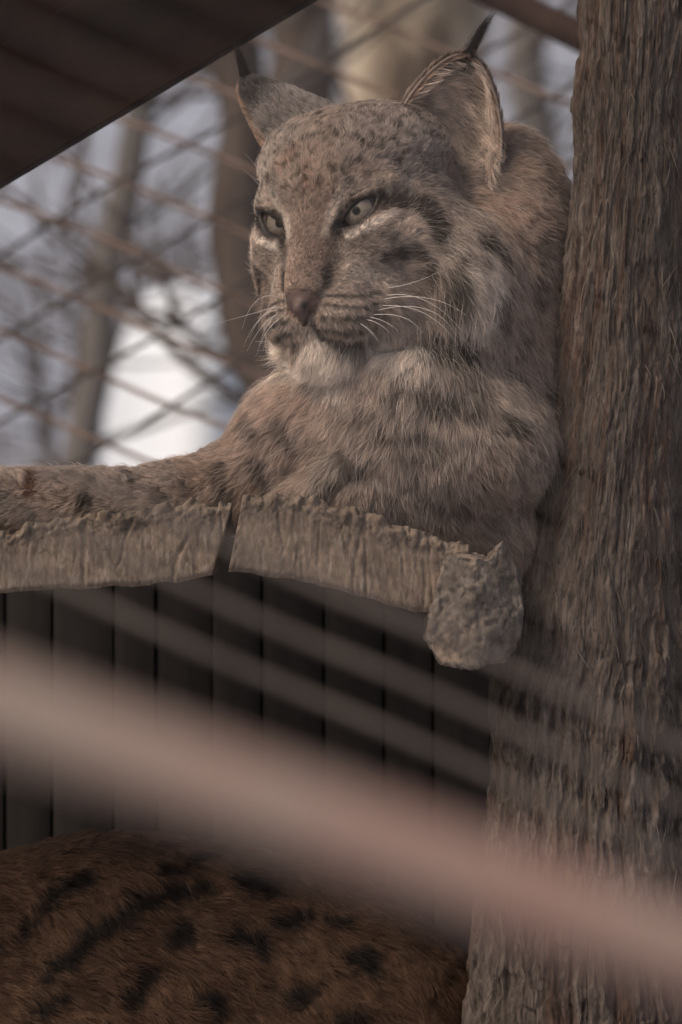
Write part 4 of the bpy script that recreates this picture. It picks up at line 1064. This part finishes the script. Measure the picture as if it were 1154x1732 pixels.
# ================================================================== SNOWY SLOPE behind the enclosure
M_snow = mat_noise('shaded_snow_litter', [(0.30, (0.19, 0.178, 0.178)), (0.45, (0.32, 0.325, 0.355)), (0.62, (0.44, 0.455, 0.50))], scale=(1, 1, 1), nscale=1.6, detail=8, rough=.7, bump=.3, bscale=3, bdist=.05)  # grey-blue stops put the slope's shade into the littered snow's colour
nx_, ny_ = 160, 240
gx = np.linspace(-45, 45, nx_); gy = np.concatenate([np.linspace(-20, 6, 20), np.linspace(6.3, 30, 160), np.linspace(31, 140, 60)])
GX, GY = np.meshgrid(gx, gy, indexing='xy')
def ground_h(X, Y):
    X = np.asarray(X, float); Y = np.asarray(Y, float)
    s_ = np.clip(Y - 8.2, 0, 60)
    h = 0.22 * s_ + 0.0 * X
    rough = np.clip((Y - 6.5) / 4, 0, 1)
    return h + rough * (.22 * fbm(np.stack([X / 2.5, Y / 3, X * 0], -1), 3, 601) + .5 * fbm(np.stack([X / 9, Y / 9, X * 0], -1), 2, 611))
GZ = ground_h(GX, GY) - 0.0
ii = np.arange(len(gy) - 1)[:, None]; jj = np.arange(nx_ - 1)[None]
qg = np.stack([ii * nx_ + jj, ii * nx_ + jj + 1, (ii + 1) * nx_ + jj + 1, (ii + 1) * nx_ + jj], -1).reshape(-1, 4)
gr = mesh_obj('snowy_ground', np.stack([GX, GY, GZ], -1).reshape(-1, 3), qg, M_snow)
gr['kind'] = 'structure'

# fresh white snow bank in the clearing above the fore leg
def snow_bank():
    D_ = 10.4; k_ = S * D_ / D0
    cx_, _, _ = at(345, 0, D_); ztop = at(0, 488, D_)[2]
    th_ = np.linspace(0, 2 * np.pi, 64, endpoint=False); rr_ = np.linspace(0, 1, 22)[1:]
    zb_ = float(ground_h(cx_, D_)) - .25
    vs = [(cx_, D_, ztop)]
    for r_ in rr_:
        for t_ in th_:
            x_ = cx_ + r_ * math.cos(t_) * 215 * k_ ; y_ = D_ + r_ * math.sin(t_) * .8
            h_ = (1 - r_ ** 6) ** .9
            n_ = float(fbm(np.array([x_ * 6, y_ * 3, 0.0]), 3, 651)) * .035
            vs.append((x_, y_, zb_ + (ztop - zb_) * h_ + n_ * (1 - r_ ** 4)))
    fs_ = [(0, 1 + j, 1 + (j + 1) % 64) for j in range(64)]
    for i in range(len(rr_) - 1):
        for j in range(64):
            a = 1 + i * 64 + j; b = 1 + i * 64 + (j + 1) % 64
            fs_.append((a, a + 64, b + 64, b))
    me = bpy.data.meshes.new('snow_bank'); me.from_pydata(vs, [], fs_); me.polygons.foreach_set('use_smooth', np.ones(len(me.polygons), bool))
    me.materials.append(mat_noise('fresh_snow', [(.3, (.86, .87, .88)), (.7, (.90, .91, .92))], nscale=6, rough=.6, bump=.3, bdist=.02))
    o = link(bpy.data.objects.new('snow_bank', me)); o['kind'] = 'structure'
snow_bank()

# ---- trees behind
def bark_mat(name, a, b, c=None, ns=22):
    return mat_noise(name, [(0.30, a), (0.52, b), (0.75, c or b)] if ns > 20 else [(0.42, a), (0.50, b), (0.60, c)], scale=(1, 1, .35 if ns < 20 else .22), nscale=ns, rough=.9, bump=.8, bscale=30, bdist=.01)
M_b1 = bark_mat('brown_bark', (0.045, 0.033, 0.027), (0.10, 0.075, 0.06), (0.14, 0.11, 0.09))
M_b2 = bark_mat('tan_bark', (0.10, 0.072, 0.052), (0.36, 0.28, 0.20), (0.52, 0.42, 0.31), 7)
M_b3 = bark_mat('grey_bark', (0.07, 0.062, 0.056), (0.15, 0.13, 0.115), (0.20, 0.175, 0.15))
def tree_obj(name, label, pix, D, wpx, mat, seed, nbr=10, brl=(.3, .9), group=None):
    """trunk through the given photo pixels at distance D; wpx: widths in pixels"""
    r = np.random.default_rng(seed)
    P = np.array([at(x, y, D) for x, y in pix]); k = S * D / D0
    gz = float(ground_h(P[-1][0], D))
    P = np.vstack([P, [P[-1][0] + .02, D, gz - .1]]) if P[-1][2] > gz else P
    wd = np.array(list(wpx) + [wpx[-1] * 1.15] * (len(P) - len(wpx))) * k / 2
    n = 40; tt = np.linspace(0, 1, n); src = np.linspace(0, 1, len(P))
    path = np.stack([np.interp(tt, src, P[:, c]) for c in range(3)], -1)
    rad = np.interp(tt, src, wd) * (1 + .10 * vnoise(np.stack([tt * 9, tt * 0 + seed, tt * 0], -1), seed))
    path[:, 0] += .03 * fbm(np.stack([tt * 4, tt * 0 + seed, tt * 0], -1), 2, seed)
    base_ = tuple(path[-1]); t_ = empty(name, base_)
    tag(t_, label, 'tree', group)
    v, f = tube(path, rad, 28)
    dirs = v - np.repeat(path, 28, 0)
    v = v + nrm(dirs) * (rad.mean() * .10 * fbm(v / np.array([rad.mean() * .5, rad.mean() * .5, rad.mean() * 3]), 3, seed + 5))[:, None]
    mesh_obj('trunk', v, f, mat, t_, local=base_)
    items = []
    for b in range(nbr):
        i = r.integers(1, n - 8); p0 = path[i]; L = r.uniform(*brl)
        d = nrm(np.array([r.choice([-1, 1]) * r.uniform(.5, 1), r.uniform(-.5, .5), r.uniform(-.15, .8)]))
        m = 9; q = np.linspace(0, 1, m)[:, None]
        pth = p0 + d * L * q + np.array([0, 0, .25 * L]) * q ** 2 + np.cumsum(r.normal(0, .018 * L, (m, 3)), 0)
        items.append((pth, np.linspace(rad[i] * r.uniform(.10, .24), .0025, m)))
        for s_ in range(3):
            k0 = r.integers(2, m - 1); d2 = nrm(d + r.normal(0, .6, 3)); q2 = np.linspace(0, 1, 6)[:, None]
            items.append((pth[k0] + d2 * L * .4 * q2 + np.cumsum(r.normal(0, .01 * L, (6, 3)), 0), np.linspace(.005, .0015, 6)))
    if items: tubes_obj('branches', items, mat, t_, local=base_, sides=6)
    return t_
tree_obj('bare_tree', 'dark brown bare tree trunk directly left of the far ear', [(372, -80), (380, 150), (408, 400), (462, 600), (478, 760)], 8.4, [88, 90, 96, 92, 100], M_b1, 11, 9, (.3, .7), 'bare trees on the snowy slope')
tree_obj('bare_tree', 'broad sunlit tan tree trunk behind the top of the lynx head', [(690, -120), (694, 200), (700, 600)], 11.0, [250, 262, 280], M_b2, 12, 0, (.3, .8), 'bare trees on the snowy slope')
tree_obj('bare_tree', 'dark tree trunk between the far ear and the tan trunk', [(498, -100), (500, 150), (510, 500)], 9.6, [110, 118, 130], M_b1, 13, 3, (.3, .7), 'bare trees on the snowy slope')
tree_obj('bare_tree', 'slim leaning grey tree at the left behind the wire mesh', [(262, 60), (215, 330), (190, 480), (165, 640), (140, 800)], 9.2, [46, 54, 60, 56, 58], M_b3, 14, 12, (.3, .8), 'bare trees on the snowy slope')
tree_obj('bare_tree', 'grey tree trunk right of the slim leaning tree', [(300, 40), (292, 300), (288, 480), (285, 520)], 17.5, [50, 56, 60, 60], M_b3, 15, 8, (.4, 1.2), 'bare trees on the snowy slope')
tree_obj('bare_tree', 'grey tree trunk seen between the near ear and the big trunk', [(905, -60), (900, 150), (896, 420)], 13.0, [60, 66, 70], M_b3, 16, 12, (.4, 1.0), 'bare trees on the snowy slope')

rt = np.random.default_rng(99)
ORD = ['first', 'second', 'third', 'fourth', 'fifth', 'sixth', 'seventh']
for q_, (px_, D_) in enumerate( ((25, 19), (70, 23), (128, 20), (160, 25), (245, 21), (318, 24), (345, 19), (855, 20), (940, 22), (968, 18))):
    w_px = rt.uniform(16, 30)
    yb = 520 if 200 < px_ < 400 else 560
    tree_obj('bare_tree', ('%s thin far tree from the left edge behind the wire mesh' % ORD[q_]) if q_ < 7 else ('%s thin far tree right of the near ear' % ORD[q_ - 7]), [(px_ + rt.uniform(-25, 25), -80), (px_, 200), (px_ + rt.uniform(-8, 8), yb - 120)], D_, [w_px * .8, w_px, w_px * 1.1], M_b3 if rt.random() < .6 else M_b1, int(rt.integers(1000)), 12, (.4, 1.3), 'thin bare trees far up the slope')

# ---- leafless shrubs on the slope
M_twig = mat_noise('twig_bark', [(.3, (0.05, 0.038, 0.032)), (.7, (0.13, 0.10, 0.085))], nscale=8, rough=.9)
def shrub(label, px, py, D, wpx, hpx, n, seed):
    r = np.random.default_rng(seed); k = S * D / D0
    x, _, z = at(px, py, D); z = float(ground_h(x, D)) - .03
    s_ = empty('shrub', (x, D, z)); tag(s_, label, 'shrub', 'leafless shrubs on the slope')
    items = []
    for i in range(n):
        m = 8; q = np.linspace(0, 1, m)[:, None]
        H = hpx * k * r.uniform(.5, 1.1); d = np.array([r.normal(0, .5) * wpx * k, r.normal(0, .25), H])
        p = np.array([x, D, z]) + np.array([r.normal(0, .16 * wpx * k), r.normal(0, .1), 0]) + d * q + np.cumsum(r.normal(0, .02 * H, (m, 3)), 0)
        items.append((p, np.linspace(.009, .003, m)))
        for j in range(4):
            a = r.integers(2, m - 1); L = H * r.uniform(.2, .5); q2 = np.linspace(0, 1, 5)[:, None]
            items.append((p[a] + nrm(np.array([r.normal(0, 1), r.normal(0, .4), r.uniform(-.1, .9)])) * L * q2 + np.cumsum(r.normal(0, .02 * L, (5, 3)), 0), np.linspace(.005, .002, 5)))
    tubes_obj('twigs', items, M_twig, s_, local=(x, D, z), sides=5)
shrub('leafless shrub at the far left beyond the wire mesh', 20, 800, 10.5, 190, 600, 12, 21)
shrub('leafless shrub left of the slim leaning tree', 110, 780, 12.0, 150, 560, 9, 22)
shrub('leafless shrub behind the dark trunk near the far ear', 330, 560, 14.5, 130, 240, 10, 23)
shrub('leafless shrub beyond the near ear beside the big trunk', 915, 420, 12.0, 160, 520, 22, 24)

# ================================================================== WIRE MESH behind the platform
M_rust = mat_noise('rusty_wire', [(.3, (0.20, 0.115, 0.075)), (.7, (0.36, 0.25, 0.19))], nscale=30, rough=.8)
M_dwire = mat_noise('dark_wire', [(.3, (0.035, 0.028, 0.025)), (.7, (0.09, 0.07, 0.06))], nscale=30, rough=.8)
M_post = mat_noise('grey_post', [(.3, (0.10, 0.085, 0.075)), (.7, (0.2, 0.17, 0.15))], scale=(1, 1, .2), nscale=20, rough=.85)
def fence(label, D, fams, xr, yr, posts, seed, ymin=-1e9, ymax=1e9):
    r = np.random.default_rng(seed); k = S * D / D0
    base_ = at(577, 866, D); base_ = (base_[0], D, 0.0)
    f_ = empty('wire_fence', base_); tag(f_, label, 'fence')
    for slope, step, off, wpx, mat in fams:
        y0 = off
        lo = min(yr[0] - max(slope * xr[0], slope * xr[1]), yr[0]); hi = max(yr[1] - min(slope * xr[0], slope * xr[1]), yr[1])
        n0 = math.floor((lo - off) / step); n1 = math.ceil((hi - off) / step)
        for j in range(n0, n1 + 1):
            c0 = off + j * step + r.normal(0, step * .02)
            if c0 < ymin or c0 > ymax: continue
            xs_ = np.linspace(xr[0], xr[1], 40); ys_ = c0 + slope * xs_ + step * .035 * np.sin(xs_ / 95 + j) + step * .03 * vnoise(np.stack([xs_ / 130, xs_ * 0 + j, xs_ * 0], -1), seed)
            keep = (ys_ > yr[0]) & (ys_ < yr[1])
            if keep.sum() < 3: continue
            pth = np.array([at(x_, y_, D) for x_, y_ in zip(xs_[keep], ys_[keep])]); pth[:, 1] += (.004 if slope > 0 else -.004) + .003 * np.sin(xs_[keep] / 60)
            v, f = tube(pth, wpx * k / 2, 7); mesh_obj('wire', v, f, mat, f_, local=base_)
    for px in posts:
        x_ = at(px, 0, D)[0]; top = at(0, yr[0] - 30, D)[2]
        v, f = tube(np.array([(x_, D, 0), (x_, D, top * .5), (x_, D, top)]), .03, 14); mesh_obj('post', v, f, M_post, f_, local=base_)
    return f_
fence('rusty wire mesh fence crossing the snowy background behind the lynx', 6.9, [(0.40, 112, 6, 9, M_rust), (-0.60, 140, 20, 8, M_dwire)], (-1300, 2500), (-260, 1260), (-1350, 2550), 31)
# wires of the cage between the camera and the animal
M_gwire = mat_noise('galvanised_wire', [(.3, (0.135, 0.105, 0.085)), (.7, (0.19, 0.152, 0.125))], nscale=30, rough=.8)
fence('blurred slanting cage wires in front of the dark plank wall', 2.9, [(0.44, 97, -21, 16, M_gwire)], (-1400, 2600), (-100, 2300), (-1450, 2650), 32, ymin=740, ymax=1010)

M_veil = mat_noise('veil_wire', [(.3, (0.24, 0.19, 0.16)), (.7, (0.34, 0.28, 0.24))], nscale=30, rough=.7)  # extra wire layer, added to lay a haze over the lynx and lift darks
fence('fine pale wires added close to the viewer, blurred to a veil over the lynx', 2.2, [(0.44, 97, 28, 6, M_veil)], (-1700, 2900), (-900, 2300), (-1750, 2950), 33, ymin=-560, ymax=760)

# ================================================================== NEAR RAIL, far out of focus
M_rail = mat_noise('faded_pink_paint', [(.35, (0.36, 0.175, 0.135)), (.5, (0.36, 0.24, 0.19)), (.68, (0.37, 0.295, 0.235))], nscale=9, rough=.6)
DR = 1.75
p0 = np.array(at(-1400, 1196 - .36 * 1400, DR)); p1 = np.array(at(2600, 1196 + .36 * 2600, DR))
rail = empty('barrier_rail', (0, DR, 0)); tag(rail, 'blurred faded pink barrier rail slanting across the lower foreground', 'rail')
tt = np.linspace(0, 1, 60)[:, None]; pth = p0 + (p1 - p0) * tt
v, f = tube(pth, 150 * S * DR / D0 / 2, 24); mesh_obj('rail', v, f, M_rail, rail, local=(0, DR, 0))
for e_ in (p0, p1):
    v, f = tube(np.array([(e_[0], DR + .05, 0), (e_[0], DR + .05, e_[2] * .5), (e_[0], DR + .05, e_[2] + .1)]), .03, 16); mesh_obj('post', v, f, M_rail, rail, local=(0, DR, 0))

# ================================================================== ROOF RAFTER at the upper left
M_raft = mat_noise('dark_stained_wood', [(.35, (0.006, 0.0035, 0.003)), (.65, (0.022, 0.012, 0.009))], scale=(.5, 1, 1), nscale=18, rough=.95, bump=.3, spec=.03)
sh = empty('shelter_roof', tuple(W((-380, 2528, 330)))); tag(sh, 'dark stained rafter and roof boards of a shelter at the upper left', 'shelter')
def prism(name, poly, z0, z1, mat, parent):
    n = len(poly); v = np.array([(x_, y_, z_) for z_ in (z0, z1) for x_, y_ in poly])
    f = [tuple(range(n))[::1], tuple(range(2 * n - 1, n - 1, -1))] + [(i, i + n, (i + 1) % n + n, (i + 1) % n) for i in range(n)]
    me = bpy.data.meshes.new(name); me.from_pydata([tuple(q) for q in (W(v) - np.array(parent.location))], [], f); me.materials.append(mat)
    import bmesh
    bm = bmesh.new(); bm.from_mesh(me); bmesh.ops.recalc_face_normals(bm, faces=bm.faces); bm.to_mesh(me); bm.free()
    o = link(bpy.data.objects.new(name, me), parent); b = o.modifiers.new('bevel', 'BEVEL'); b.width = .0008; b.segments = 1
    return o
prism('rafter', [(-420, 545), (1000, -300), (880, -470), (-420, 310)], 200, 330, M_raft, sh)
for k_ in range(3):
    o_ = 6 + k_ * 150
    prism('roof_board', [(-420, 330 - o_), (880, -446 - o_), (880, -616 - o_), (-420, 160 - o_)], 235 + 30 * (k_ % 2), 268 + 30 * (k_ % 2), M_raft, sh)
prism('post', [(-420, 480), (-340, 440), (-340, 2528), (-420, 2528)], 210, 320, M_raft, sh)

# dark reddish pole slanting behind the near ear
pp_ = np.array([at(x_, y_, 6.3) for x_, y_ in ((560, -150), (700, -80), (830, -12), (980, 62), (1150, 150), (1400, 270))])
v, f = tube(pp_, 26 * S * 6.3 / D0, 14)
po = mesh_obj('pole', v, f, mat_noise('red_brown_pole', [(.3, (0.030, 0.016, 0.012)), (.7, (0.085, 0.046, 0.034))], nscale=20, rough=.85), local=tuple(pp_[-1]))
tag(po, 'dark reddish pole slanting behind the near ear tuft at the top', 'pole')
